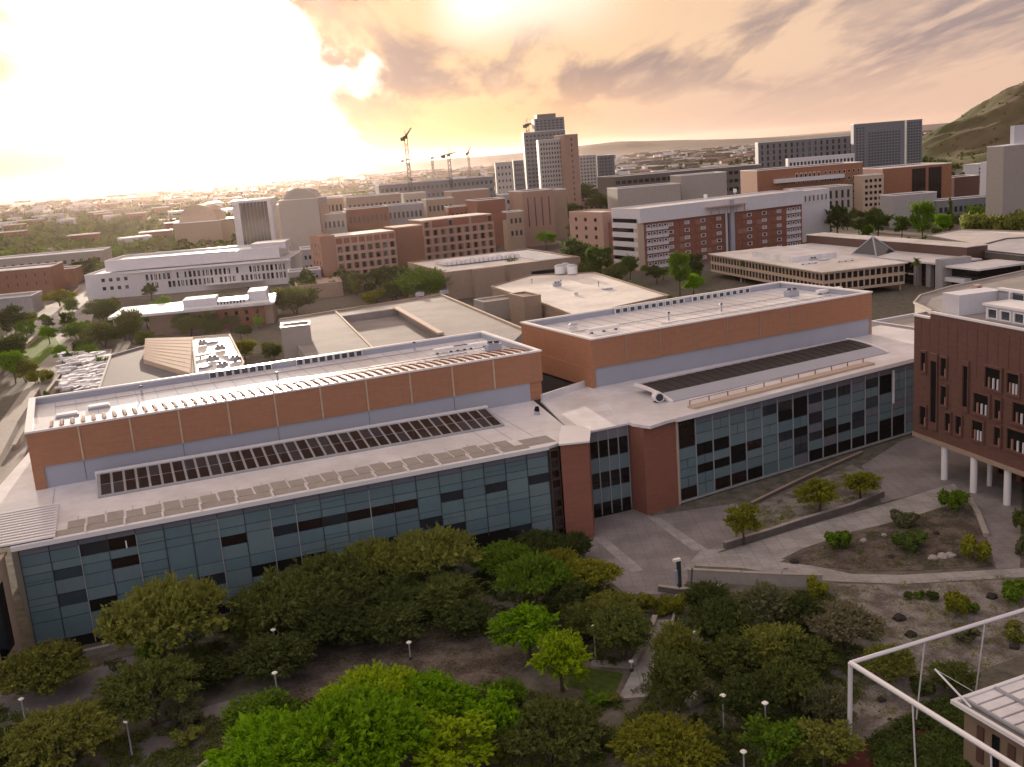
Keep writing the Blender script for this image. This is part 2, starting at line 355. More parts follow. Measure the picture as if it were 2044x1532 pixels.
def heightfield(name, x0, x1, y0, y1, nx, ny, fn, mt):
    xs = np.linspace(x0, x1, nx); ys = np.linspace(y0, y1, ny)
    V = [(x, y, fn(x, y)) for y in ys for x in xs]
    Fq = [(j*nx+i, j*nx+i+1, (j+1)*nx+i+1, (j+1)*nx+i) for j in range(ny-1) for i in range(nx-1)]
    me = mesh_np(name, V, Fq); me.materials.append(M[mt]); me.shade_smooth(); o = bpy.data.objects.new(name, me); COL.objects.link(o); o['kind'] = 'structure'; return o
mat('hill', (.100, .080, .048), .95, .1, var=.4, vscale=.03, c2=(.055, .075, .024), c2scale=.006, bump=.3)
mat('hill_green', (.075, .10, .022), .95, .1, var=.35, vscale=.05, c2=(.11, .085, .045), c2scale=.012)
mat('far_ridge', (.085, .072, .068), .95, .1, var=.25, vscale=.002)
prof = [(560, -9), (585, 0), (608, 10), (640, 27), (668, 38), (690, 48), (705, 54), (722, 62), (742, 74), (762, 86), (800, 101), (850, 122), (930, 150), (1040, 160), (1200, 120), (1400, 20), (1500, -10)]
def hillz(x, y):
    p = float(np.interp(x*1500/max(y, 900)*1.0 if False else x, [a for a, _ in prof], [b for _, b in prof]))
    k = math.exp(-((y-1560)/190.0)**2)
    nzz = mn.fractal(Vector((x*.010, y*.010, 0)), 1.0, 2.1, 6)*11+abs(mn.noise(Vector((x*.012+y*.006, y*.004, 4))))*-20+4
    return p*k*1.04+nzz*k*min(1, max(0, p/30))-3
heightfield('hill', 540, 1500, 1180, 2050, 200, 130, hillz, 'hill')
def spur(x, y):
    k = math.exp(-((x-700)/130.0)**2-((y-1270)/110.0)**2); return 26*k+mn.fractal(Vector((x*.02, y*.02, 7)), 1.0, 2.1, 5)*3*k-3
heightfield('hill_spur', 520, 960, 1040, 1480, 90, 70, spur, 'hill_green')
def ridge(x, y):
    t = x/8000; p = float(np.interp(t*2035+1022, [380, 560, 800, 1010, 1150, 1260, 1420, 1620, 1760, 1900, 2200], [-20, 5, 55, 62, 78, 96, 62, 30, 25, 40, 60]))
    k = math.exp(-((y-8000)/900.0)**2); return (p+mn.fractal(Vector((x*.0012, y*.0012, 2)), 1.0, 2.1, 6)*8)*k-2
heightfield('far_hills', -3000, 5600, 6200, 9800, 220, 30, ridge, 'far_ridge')

# ------------------------------------------------------------------ paving, beds and walls of the forecourt
flat('plaza', [(1150, 1102), (1186, 1060), (1184, 1028), (1262, 1012), (1300, 1030), (1352, 1022), (1470, 1005), (1510, 1062), (1446, 1098), (1400, 1106), (1390, 1125), (1362, 1178), (1322, 1186), (1248, 1186)], .02, 'paver')
for px in ([(1292, 1032), (1318, 1034), (1412, 1097), (1384, 1100)], [(1182, 1072), (1204, 1070), (1285, 1138), (1262, 1142)], [(1400, 1098), (1446, 1096), (1386, 1128), (1362, 1140)]):
    flat('paving_band', px, .028, 'paver_light')
flat('walkway', [(1392, 1108), (1440, 1103), (1560, 1066), (1660, 1036), (1760, 1008), (1880, 972), (1935, 958), (1955, 975), (1900, 1006), (1800, 1038), (1700, 1062), (1600, 1096), (1560, 1116), (1700, 1146), (1800, 1148), (2044, 1134), (2130, 1128), (2130, 1150), (2044, 1152), (1800, 1166), (1650, 1160), (1480, 1134), (1386, 1130)], .02, 'paver_light')
flat('column_walk', [(1898, 958), (1960, 946), (2040, 955), (2036, 1134), (1988, 1136), (1976, 1088), (1946, 1016)], .026, 'paver')
flat('upper_terrace', [(1720, 930), (1800, 880), (1850, 866), (1990, 905), (2070, 960), (1950, 962), (1885, 972), (1760, 1004), (1744, 985)], .016, 'paver')
flat('planting_bed', [(1455, 1040), (1530, 1000), (1640, 955), (1700, 928), (1762, 958), (1755, 985), (1600, 1042), (1462, 1080)], .03, 'gravel')
flat('planting_bed', [(1556, 1122), (1640, 1088), (1780, 1042), (1895, 1010), (1940, 1020), (1974, 1090), (1982, 1132), (1800, 1140), (1700, 1138)], .034, 'dark_gravel')
flat('gravel_yard', [(1660, 1165), (1800, 1168), (2100, 1152), (2100, 1290), (1980, 1330), (1700, 1480), (1640, 1350), (1700, 1240)], .012, 'gravel')
flat('gravel_yard', [(600, 1290), (720, 1262), (860, 1242), (960, 1248), (985, 1300), (1060, 1330), (1020, 1375), (880, 1380), (700, 1400), (560, 1425), (560, 1350)], .012, 'dark_gravel')
flat('ramp', [(1308, 1238), (1346, 1236), (1322, 1330), (1290, 1396), (1234, 1396), (1262, 1340)], .022, 'paver_light')
flat('ramp', [(1180, 1316), (1262, 1322), (1258, 1336), (1180, 1330)], .018, 'paver')
flat('garden_path', [(0, 1380), (60, 1372), (150, 1352), (230, 1316), (330, 1300), (240, 1360), (120, 1420), (-60, 1450)], .014, 'paver')
flat('garden_path', [(205, 1508), (310, 1450), (420, 1408), (520, 1384), (470, 1420), (372, 1478), (260, 1540)], .014, 'paver')
flat('terrace', [(1640, 1500), (1702, 1484), (1850, 1440), (2090, 1370), (2300, 1560), (1700, 1640)], .02, 'red_gravel')
flat('lawn', [(1150, 1330), (1245, 1345), (1225, 1390), (1130, 1372)], .016, 'leaf_mid')
def wall_line(name, pix, z1, th, mt, label, cat='low wall', z0=0.0, cap='concrete'):
    pts = [Vector((*at(x, y, z0), 0)) for x, y in pix]; t = thing(name, label, cat, tuple(pts[0]))
    mb = MB(); mc = MB()
    for a, b in zip(pts, pts[1:]):
        d = (b-a).normalized(); nn = Vector((-d.y, d.x, 0))*th/2; b2 = b+d*th*.2; n2 = nn*1.25
        mb.prism([(a+nn)[:2], (b2+nn)[:2], (b2-nn)[:2], (a-nn)[:2]], z0, z1-.08)
        mc.prism([(a+n2)[:2], (b2+n2)[:2], (b2-n2)[:2], (a-n2)[:2]], z1-.079, z1)
    mb.build('wall', mt, t); mc.build('coping', cap, t); return t
wall_line('retaining_wall', [(1446, 1096), (1540, 1068), (1600, 1048), (1700, 1018), (1762, 992)], 1.0, .5, 'concrete_dark', 'dark retaining wall along the lower side of the bed with three round trees')
wall_line('retaining_wall', [(1500, 1010), (1590, 966), (1660, 934), (1720, 908)], .6, .4, 'concrete_dark', 'thin low wall between the curved glass front and the three round trees', cap='tan_wall')
wall_line('garden_wall', [(1374, 1160), (1480, 1166), (1560, 1170), (1640, 1172)], 1.7, .5, 'concrete', 'brown concrete wall below the curving light walkway')
wall_line('bench_wall', [(1934, 1000), (1952, 1030), (1968, 1072)], .55, .6, 'concrete', 'short slanted bench wall beside the walk to the white columns', 'bench wall')
wall_line('kerb_wall', [(1308, 1240), (1290, 1290), (1268, 1328)], .8, .5, 'concrete', 'low grey wall on the left side of the sloping ramp')
wall_line('kerb_wall', [(1352, 1192), (1340, 1262), (1322, 1330)], .35, .25, 'concrete', 'thin kerb wall on the right side of the sloping ramp')
wall_line('kerb_wall', [(1315, 1180), (1356, 1186), (1408, 1186), (1440, 1180)], .8, .5, 'concrete_dark', 'dark short wall at the foot of the tall dark post')
wall_line('garden_wall', [(1450, 1338), (1520, 1344)], .9, .8, 'concrete', 'short grey wall block among the trees right of the ramp')
wall_line('garden_wall', [(1372, 1412), (1410, 1392)], .9, .8, 'concrete', 'small grey wall block between the dark trees near the bottom')
wall_line('kerb_wall', [(1215, 1400), (1290, 1394)], .3, .3, 'concrete', 'pale kerb across the lower end of the sloping ramp')
wall_line('garden_wall', [(395, 1545), (450, 1500)], .5, .5, 'wood', 'brown low wall at the bottom edge beside bright trees')
wall_line('kerb_wall', [(1225, 1496), (1290, 1490)], .3, .3, 'concrete', 'pale kerb fragment near the bottom edge of the garden')
wall_line('garden_wall', [(145, 1316), (235, 1296)], .8, .5, 'concrete', 'low wall at the foot of the blue glass front')

# ------------------------------------------------------------------ left laboratory building
FA = Fr((-60.2, 115.2), 20.9); WA = 69.0
A = thing('laboratory_building', 'long laboratory building with blue glass front, white roof and orange brick upper storey at left', 'building', FA.o, 'twin laboratory buildings')
FX = Fr((-67.2, 137.7), 22.8)                           # its upper storey
ux = lambda p: FX.loc(p)
mb = MB(); mb.prism([FA.pt(0, .25), FA.pt(WA, .25), FA.pt(WA+3.5, 2), FA.pt(WA+9, 26), FX.pt(77, 27), FX.pt(-1, 27), FA.pt(-4, 26)], 0, 13.9)
mb.build('core_wall', 'mullion', A)
mb = MB(); mb.prism([FA.pt(-.6, -.6), FA.pt(WA-.2, -.6), FA.pt(WA+5.6, 1.6), FA.pt(WA+9.2, 27), FX.pt(77.5, 27.5), FX.pt(-1.5, 27.5), FA.pt(-4.8, 26)], 13.91, 14.3)
mb.build('lower_roof', 'white_roof', A)
mb = MB(); mb.box(FA, -.7, WA, -.75, -.602, 13.85, 14.42); mb.build('roof_edge', 'white_metal', A)
rows = [0.0, 1.4, 3.3, 4.1, 5.6, 7.2, 9.0, 10.3, 11.4, 12.9, 13.88]
NB = 21; bw = WA/NB
darks = {}
def mark(px, py, m_, h=1):
    u, z = FA.wall(px, py); c = int(u/bw)
    r = max(k for k in range(10) if rows[k] <= max(z, .1)); darks[(c, r)] = m_
for px, py, m_ in [(248, 1112, 'glass_brown'), (248, 1085, 'glass_brown'), (190, 1100, 'glass_slate'), (207, 1198, 'black'), (473, 1072, 'glass_brown'), (578, 1050, 'glass_slate'), (632, 1039, 'glass_brown'), (682, 1033, 'glass_slate'), (734, 1020, 'glass_brown'), (783, 1010, 'glass_brown'), (833, 1000, 'glass_brown'), (882, 988, 'glass_slate'), (973, 970, 'glass_slate'), (1068, 953, 'glass_slate'), (430, 1152, 'glass_slate'), (536, 1132, 'black'), (588, 1120, 'black'), (636, 1108, 'black'), (838, 1044, 'glass_slate'), (890, 1056, 'glass_slate'), (150, 1200, 'glass_blue'), (125, 1148, 'glass_blue'), (785, 1085, 'glass_slate'), (940, 1080, 'black'), (985, 1072, 'black'), (1040, 1060, 'glass_slate')]: mark(px, py, m_)
for c in range(NB):
    jit = [0]*11; r = 0
    while r < 10:
        n_ = 1
        if r in (1, 2, 5) and (c, r) not in darks and (c, r+1) not in darks and random.random() < .38: n_ = 2
        z0, z1 = rows[r], rows[r+n_]
        if r == 0: m_ = 'glass_dark' if random.random() < .75 else 'glass_slate'
        elif r+n_ == 10: m_ = random.choice(['fascia0', 'fascia1'])
        else: m_ = darks.get((c, r), 'panel%d' % random.randrange(5))
        dk = m_.startswith('glass') or m_ == 'black'
        dz0, dz1 = z0+.04, z1-.04
        vv = -.02 if dk else -random.choice((.06, .08, .10))
        x, y = FA.pt((c+.5)*bw, vv+.1); put('glass_panel' if r > 0 else 'base_window', cube(m_), A, (x, y, dz0), (bw-.09, .2, dz1-dz0), R(FA.deg))
        if not dk and random.random() < .3 and z1-z0 > 1.25:
            zz = z0+(z1-z0)*random.choice((.3, .45, .6)); bx(A, 'panel_joint', FA, c*bw+.05, (c+1)*bw-.05, vv-.012, vv+.02, zz-.03, zz+.03, 'mullion')
        r += n_
    m2 = 'mullion_light' if c in (2, 4, 7, 9, 10, 13) else 'mullion'
    bx(A, 'mullion', FA, c*bw-.05, c*bw+.05, -.2 if m2 == 'mullion_light' else -.13, .1, .2, 13.6 if m2 == 'mullion' else 12.9, m2)
u, z = FA.wall(253, 1090); bx(A, 'ceiling_light', FA, u-.1, u+.05, -.1, -.04, z-.5, z+.7, 'lamp_white')
bx(A, 'entrance_recess', FA, WA*.79, WA*.92, -.14, -.1, 0, 2.8, 'black')
# glazed slot and brick pier at its right end
mb = MB(); mb.box(FA, WA+.02, WA+1.7, -.3, .24, 0, 13.88); mb.build('slot_wall', 'mullion', A)
for k in range(9): win(A, FA, WA+.18, WA+1.55, .5+k*1.48, 1.78+k*1.48, ['glass_dark', 'glass_slate', 'glass_brown'][k % 3], 'bronze', -.33, .08, 'slot_window')
FP = Fr((6.1, 138.8), 4.0)
mb = MB(); p0 = FP.pt(0, 0); p1 = FP.pt(4.0, .1)
mb.prism([p0, p1, (10.9, 146.6), (6.6, 146.0)], 0, 14.5); mb.build('brick_pier', 'brick_red', A)
mb = MB(); mb.prism([(5.9, 138.5), (10.3, 138.9), (11.3, 147), (7.0, 148.5), (6.3, 144)], 14.502, 14.75); mb.build('pier_coping', 'white_metal', A)
# upper storey: grey metal band, orange brick, sunk roof
mb = MB(); mb.box(FX, .9, 76.2, .25, 25.5, 14.31, 17.5); mb.build('metal_band', 'grey_metal', A)
bx(A, 'end_pier', FX, -.6, .89, 0, 25, 14.0, 17.5, 'brick'); bx(A, 'end_pier', FX, 76.21, 78.4, 0.3, 25, 14.31, 17.5, 'brick')
T = .5; BH = 22.5
NP = 10; segs = []
mb = MB()
for a in ((-.6, 78.6, 25.5, 26), (-.6, -.1, .5, 25.5), (78.1, 78.6, .5, 25.5)): mb.box(FX, *a, 17.502, BH)
mb.build('upper_wall', 'brick', A)
us = [-.6]+[FX.wall(x, y)[0] for x, y in ((161, 885), (263, 867), (360, 850), (458, 835), (551, 820), (642, 805), (733, 790), (820, 775), (904, 762), (986, 748))]+[78.6]
for a, b in zip(us, us[1:]): bx(A, 'brick_panel', FX, a+.02, b-.02, 0, .5, 17.502, BH, 'brick')
for a in us[1:-1]: bx(A, 'metal_strip', FX, a-.11, a+.11, -.12, -.002, 17.4, BH-.1, 'copper_strip')
for a in us[1:-1:2]: bx(A, 'band_joint', FX, a-.03, a+.03, .22, .248, 14.5, 17.4, 'mullion')
mb = MB(); e = .12
for a in ((-.6-e, 78.6+e, -e, .62), (-.6-e, 78.6+e, 25.4, 26.1), (-.6-e, .3, .621, 25.4), (77.9, 78.6+e, .621, 25.4)): mb.box(FX, *a, BH+.003, BH+.28)
mb.build('coping', 'white_metal', A)
bx(A, 'upper_roof', FX, -.05, 78.05, .55, 25.4, 21.5, 21.6, 'white_roof')
for a in ((.0, 78, 25.36, 25.48, 'parapet_liner'), (-.08, .04, .63, 25.3, 'parapet_liner'), (77.96, 78.08, .63, 25.3, 'parapet_liner')): bx(A, a[4], FX, *a[:4], 21.61, BH-.02, 'grey_metal')
# row of curved light hoods behind the front parapet
for k in range(52):
    u0 = 3.4+k*1.42
    mb = MB() if k == 0 else None
    if k == 0:
        n_ = 6
        for i in range(n_):
            a0, a1 = math.pi/2*i/n_, math.pi/2*(i+1)/n_
            mb.add([(-.42, 8.0*math.cos(a0), 1.05*math.sin(a0)), (.42, 8.0*math.cos(a0), 1.05*math.sin(a0)), (.42, 8.0*math.cos(a1), 1.05*math.sin(a1)), (-.42, 8.0*math.cos(a1), 1.05*math.sin(a1)),
                    (-.42, 7.9*math.cos(a0), .95*math.sin(a0)), (.42, 7.9*math.cos(a0), .95*math.sin(a0)), (.42, 7.9*math.cos(a1), .95*math.sin(a1)), (-.42, 7.9*math.cos(a1), .95*math.sin(a1))],
                   [(0, 1, 2, 3), (7, 6, 5, 4), (0, 3, 7, 4), (1, 5, 6, 2)])
        hoodm = bpy.data.meshes.new('roof_hood'); hoodm.from_pydata(mb.v, [], mb.f); hoodm.materials.append(M['white_metal'])
    x, y = FX.pt(u0, .68); put('roof_hood', hoodm, A, (x, y, 21.61), (1, 1, 1), R(FX.deg))
for k in range(53): bx(A, 'hood_gap_shade', FX, 2.62+k*1.42, 2.76+k*1.42, .7, 5.0-.0*k, 22.0, 22.74, 'bronze') if False else None
gap_shade_mb = MB(); f0_ = Fr((0, 0), 0)
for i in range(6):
    a0, a1 = math.pi/2*i/6, math.pi/2*(i+1)/6; gap_shade_mb.add([(s_*.17, 8.4*math.cos(a), 1.30*math.sin(a)-dd) for dd in (.25, 0) for a, s_ in ((a0, -1), (a0, 1), (a1, 1), (a1, -1))], CF)
rme = bpy.data.meshes.new('hood_gap_shade'); rme.from_pydata(gap_shade_mb.v, [], gap_shade_mb.f); rme.materials.append(M['brick_old'])  # brown curved bars stand in for the shadows in the gaps between hoods
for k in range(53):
    x, y = FX.pt(2.69+k*1.42, .68); put('hood_gap_shade', rme, A, (x, y, 21.61), (1, 1, 1), R(FX.deg))
# glazed screen along the rear parapet
for a, n_ in ((27.5, 8), (42.5, 9)):
    for k in range(n_):
        u0 = a+k*1.35; win(A, FX, u0, u0+1.2, 21.65, 22.75, 'glass_blue', 'white_metal', 25.0, .1, 'screen_window')
def rooftop_machine(name, label, cat, fr, u, v, z, kind=0):
    x, y = fr.pt(u, v); t = thing(name, label, cat, (x, y, z)); f0 = Fr((x, y), fr.deg)
    if kind == 0:                                  # air handler
        hvac(t, f0, 0, 0, z, 2.6, 1.8, 1.2, 'grey_metal', 'housing'); mb = MB(); mb.tube((x-.5, y, z+1.4), (x-.5, y, z+1.75), .45); mb.tube((x+.6, y, z+1.4), (x+.6, y, z+1.75), .45); mb.build('fan', 'mullion', t)
    elif kind == 1:                                # vent pipe
        mb = MB(); mb.tube((x, y, z), (x, y, z+1.4), .18); mb.build('pipe', 'grey_metal', t); mb = MB(); mb.tube((x, y, z+1.4), (x, y, z+1.65), .34, .22); mb.build('cowl', 'mullion', t)
    elif kind == 2:                                # long low duct
        mb = MB(); mb.box(f0, -3.2, 3.2, -.5, .5, z+.3, z+.95); mb.build('duct', 'white_metal', t); mb = MB()
        for k in (-2.6, 0, 2.6): mb.box(f0, k-.1, k+.1, -.45, .45, z, z+.299)
        mb.build('support', 'mullion', t)
    elif kind == 3:                                # fan housing
        mb = MB(); mb.tube((x, y, z), (x, y, z+.7), .75, .75, 12); mb.build('housing', 'white_metal', t); mb = MB(); mb.tube((x, y, z+.7), (x, y, z+.95), .9, .5, 12); mb.build('cowl', 'grey_metal', t)
    elif kind == 4:                                # skylight dome low
        mb = MB(); mb.box(f0, -1.6, 1.6, -1, 1, z, z+.35); mb.build('kerb', 'grey_metal', t); mb = MB(); mb.box(f0, -1.45, 1.45, -.85, .85, z+.351, z+.6); mb.build('glazing', 'white_metal', t)
    return t
for nm, lb, ct, px, py, kd in [('air_handler', 'pale air handler near the left end of the sunk roof of the left laboratory', 'air handler', 135, 832, 4), ('roof_light', 'long pale roof light right of the left corner on the sunk laboratory roof', 'roof light', 198, 815, 4),
        ('vent_pipe', 'small dark vent pipe against the rear parapet, left half of the laboratory roof', 'vent pipe', 284, 790, 1), ('vent_pipe', 'small vent pipe near the middle of the left laboratory roof', 'vent pipe', 555, 762, 1), ('vent_pipe', 'vent pipe by the rear parapet, right half of the left laboratory roof', 'vent pipe', 828, 700, 1),
        ('roof_duct', 'pale low duct on the right part of the sunk left laboratory roof', 'duct', 900, 703, 2), ('roof_duct', 'white low duct nearest the right end of the left laboratory roof', 'duct', 940, 697, 2), ('air_handler', 'grey air handler in the right corner of the left laboratory roof', 'air handler', 985, 700, 0)]:
    p = at(px, py, 21.6); uu, vv = FX.loc(p); rooftop_machine(nm, lb, ct, FX, uu, vv, 21.6, kd)
# roof glazing on the lower roof: raised kerb and sloping panes
FS = Fr(at(200, 990, 14.6)[:2], 20.9); sw, sd = 58.3, 7.4
mb = MB(); mb.add([(*FS.pt(-.3, -.2), 14.3), (*FS.pt(sw+.3, -.2), 14.3), (*FS.pt(sw+.3, sd), 14.3), (*FS.pt(-.3, sd), 14.3), (*FS.pt(-.3, -.2), 14.55), (*FS.pt(sw+.3, -.2), 14.55), (*FS.pt(sw+.3, sd), 15.75), (*FS.pt(-.3, sd), 15.75)], CF)
mb.build('roof_light_frame', 'mullion_light', A)
sl_ = math.atan2(1.2, sd+.2); npn = 36; pw = sw/npn
for k in range(npn):
    for j in range(2):
        v0 = .1+j*(sd-.5)/2; x, y = FS.pt((k+.5)*pw, v0+(sd-.7)/4); zc = 14.56+math.tan(sl_)*(v0+(sd-.7)/4+.2)
        mt_ = 'glass_brown' if k in (28, 29, 31) else 'glass_slate' if random.random() < .3 else 'glass_dark'
        o = put('roof_pane', cube(mt_), A, (x, y, zc), (pw-.34, (sd-.7)/2-.16, .07)); o.rotation_euler = Matrix.Rotation(R(FS.deg), 3, 'Z').to_4x4().to_euler(); o.rotation_euler = (Matrix.Rotation(R(FS.deg), 3, 'Z') @ Matrix.Rotation(sl_, 3, 'X')).to_euler()
mb = MB(); mb.box(FS, -.5, sw+.5, sd+.01, sd+.5, 14.31, 16.0); mb.build('roof_light_ridge', 'white_metal', A)
# paver pads on the roof margin
for k in range(26):
    u0 = 5.5+k*2.3; 
    if u0 > 64: break
    bx(A, 'roof_paver', FA, u0, u0+1.98, 2.72-.04*(k % 3), 5.6+.35*((k*7) % 3), 14.302, 14.40, 'concrete')
for k in range(14): bx(A, 'roof_paver', FA, 3.2+k*4.55, 3.2+k*4.55+4.2, .5, 2.6, 14.302, 14.36, 'concrete')
for k in range(1, 14): bx(A, 'upstand', FA, 2.95+k*4.55, 3.08+k*4.55, -.4, 2.7, 14.302, 14.62, 'white_metal')
p = at(1072, 828, 14.3); t = thing('roof_vent', 'small black vent standing near the right end of the lower white roof', 'vent', (*p, 14.3))
mb = MB(); mb.tube((*p, 14.3), (*p, 14.9), .5, .4, 8); mb.build('base', 'grey_metal', t); mb = MB(); mb.tube((*p, 14.9), (p[0]+.1, p[1], 15.6), .45, .3, 8); mb.build('cowl', 'black', t)
for k in range(1, 22): bx(A, 'roof_seam', FA, k*3.3, k*3.3+.07, 5.9, 7.6 if 1 < k < 19 else 22.5, 14.301, 14.345, 'grey_metal')
for k in range(1, 26): bx(A, 'roof_seam', FX, k*3.05, k*3.05+.06, 9.2, 24.6, 21.601, 21.64, 'grey_metal')
bx(A, 'roof_conduit', FX, 3, 74, 20.5, 20.62, 21.7, 21.82, 'mullion_light'); bx(A, 'roof_conduit', FX, 30, 70, 12.5, 12.65, 21.7, 21.85, 'mullion_light')
bx(A, 'roof_patch', FA, 66.5, 71, 1.2, 5, 14.302, 14.33, 'concrete')
# sun louvres over the left end
p0, p1, p2, p3 = at(0, 1085, 14.3), at(100, 1078, 14.3), at(132, 980, 14.3), at(30, 985, 14.3)
Lv = thing('louvre_canopy', 'slatted white sun canopy on the left end of the white laboratory roof', 'canopy', (*FA.pt(-8, 0), 14.0))
for k in range(13): bx(Lv, 'slat', FA, -9.5, 4.2, .2+k*1.12, .75+k*1.12, 14.40, 14.62, 'white_metal')
bx(Lv, 'slat_gap_shade', FA, -9.5, 4.2, .1, 14.6, 14.301, 14.304, 'mullion')  # dark sheet laid under the slats, painting the shade seen between them
for k, uu in enumerate((-9.5, -3, 4.0)): bx(Lv, 'beam', FA, uu, uu+.2, 0, 14.6, 14.305, 14.355, 'white_metal')
for vv in (1, 12.5): bx(Lv, 'post', FA, -9.4, -9.15, vv, vv+.25, 0, 14.304, 'white_metal')
# pale side wing at the extreme left
q = [at(35, 1095, 13.6), at(-160, 1170, 13.6), at(-200, 1000, 13.6), at(-60, 960, 13.6)]
Wg = thing('side_wing', 'pale plastered side wing at the left edge beside the blue glass front', 'building', q[0])
mb = MB(); mb.prism([FA.pt(-1.6, .4), FA.pt(-3.4, -9), FA.pt(-24, -9), FA.pt(-24, .4)], 0, 13.3); mb.build('wall', 'tan_light', Wg)
mb = MB(); mb.prism([FA.pt(-1.3, .6), FA.pt(-3.1, -9.4), FA.pt(-24, -9.4), FA.pt(-24, .6)], 13.301, 13.6); mb.build('roof', 'tan_light', Wg)
bx(Wg, 'window', Fr(FA.pt(-3.4, -9), 20.9+79), 2, 7, -.08, -.02, 3, 11, 'glass_dark')

# ------------------------------------------------------------------ glazed link
fl = Fr((10.6, 147.2), 22.5)
K = thing('glazed_link', 'glazed link with dark window bands between the two brick piers', 'building', fl.o)
LW = 6.9
mb = MB(); mb.prism([fl.pt(-.3, .3), fl.pt(LW, .3), (18.5, 156), (13.2, 177), (5.0, 168.5)], 0, 13.7); mb.build('wall', 'mullion', K)
mb = MB(); mb.prism([(10.2, 146.3), fl.pt(LW+.1, -.3), (18.6, 156), (13.3, 177.2), (4.6, 168.4), (8.2, 147.5)], 13.701, 14.0); mb.build('roof', 'white_roof', K)
mb = MB(); f2 = Fr((4.7, 168.2), 45); mb.box(f2, 0, 11.5, -.4, .1, 14.0, 15.1); mb.build('parapet', 'white_roof', K)
lr = [0, 1.2, 2.2, 4.6, 5.6, 7.0, 9.4, 10.6, 12.0, 13.6]; lm = ['black', 'glass_dark', 'p', 'glass_dark', 'glass_dark', 'p', 'glass_dark', 'glass_dark', 'g']
for c in range(4):
    for r in range(9):
        m_ = {'p': 'panel%d' % random.randrange(5), 'g': 'fascia0'}.get(lm[r], lm[r]); bx(K, 'glass_panel', fl, c*LW/4+.08, (c+1)*LW/4-.08, -.02+(.0 if m_[0] == 'g' else -.05), .2, lr[r]+.05, lr[r+1]-.05, m_)
for c in range(5): bx(K, 'mullion', fl, c*LW/4-.06, c*LW/4+.06, -.16, .1, .3, 13.65, 'mullion_light')

# ------------------------------------------------------------------ right laboratory building
B = thing('laboratory_building', 'right laboratory building with curved glass front, barrel canopy and orange brick upper storey', 'building', (17.15, 150.4), 'twin laboratory buildings')
FB = Fr((24.7, 150.6), 30.3); WB = 56.2
FY = Fr(at(1180, 680, 22.7), 25.4); WY = 65.2; DY = 27.0
mb = MB(); mb.prism([FB.pt(0, .3), FB.pt(WB, .3), FY.pt(WY+8, -16), FY.pt(WY+8, 5), FY.pt(WY, DY), FY.pt(0, DY), FY.pt(0, -1), (18, 158)], 0, 13.7); mb.build('core_wall', 'mullion', B)
mb = MB(); mb.prism([(17.1, 150.3), (19.0, 146.9), (24.6, 150.3), (24.2, 158), (18.2, 157)], 0, 13.72); mb.build('brick_pier', 'brick_red', B)
mb = MB(); mb.prism([(16.8, 150.6), (17.6, 148.5), (20.0, 146.2), (23, 148.7), FB.pt(-.9, -.9), FB.pt(WB+1, -.9), FY.pt(WY+8.6, -16), FY.pt(WY+8.5, 6), FY.pt(-.2, 4), FY.pt(-.2, -1.2), (13.2, 176.0)], 13.73, 14.2); mb.build('lower_roof', 'white_roof', B)
mb = MB(); mb.box(FB, -.8, WB+1, -1.05, -.91, 13.6, 14.3); mb.build('roof_edge', 'white_metal', B)
br = [.5, 2.4, 4.1, 5.5, 7.0, 8.9, 10.6, 12.2, 13.65]
nb = 16; bb = [ (k/nb) for k in range(nb+1)]
bd = {}
def markb(px, py, m_):
    u, z = FB.wall(px, py); c = int(u/(WB/nb)); r = [k for k in range(8) if br[k] <= z][-1:] or [0]; bd[(c, r[0])] = m_
for (x0, x1, yy, m_) in [(566, 660, 905, 'black'), (566, 660, 965, 'black'), (672, 760, 880, 'black'), (672, 760, 940, 'black'), (780, 868, 855, 'black'), (780, 868, 912, 'black'), (566, 660, 1085, 'glass_brown'), (675, 770, 1055, 'glass_brown'), (785, 875, 1020, 'glass_brown'), (980, 1020, 640, 'glass_slate'), (1080, 1130, 610, 'glass_slate'), (1085, 1130, 670, 'black'), (1180, 1260, 580, 'black'), (1180, 1260, 640, 'black'), (900, 1060, 820, 'glass_brown'), (1280, 1350, 570, 'glass_slate'), (1090, 1160, 775, 'glass_slate'), (1190, 1260, 745, 'black'), (1275, 1350, 780, 'glass_slate'), (1370, 1440, 755, 'black'), (1465, 1530, 725, 'black'), (1550, 1610, 705, 'glass_slate'), (1275, 1350, 930, 'black'), (1370, 1440, 895, 'black'), (1460, 1530, 860, 'black'), (1550, 1610, 830, 'black'), (1630, 1700, 800, 'black'), (1715, 1775, 770, 'black'), (1715, 1775, 720, 'black'), (1795, 1850, 745, 'black'), (1795, 1850, 695, 'black'), (1715, 1745, 460, 'black'), (1715, 1745, 510, 'black'), (1550, 1610, 655, 'glass_slate'), (1370, 1440, 520, 'glass_slate'), (1460, 1530, 500, 'glass_slate'), (1640, 1700, 490, 'glass_slate'), (1370, 1440, 690, 'glass_slate'), (900, 960, 1050, 'black')]:
    markb(1180+(x0+x1)/2/2.92, 600+yy/2.92, m_)
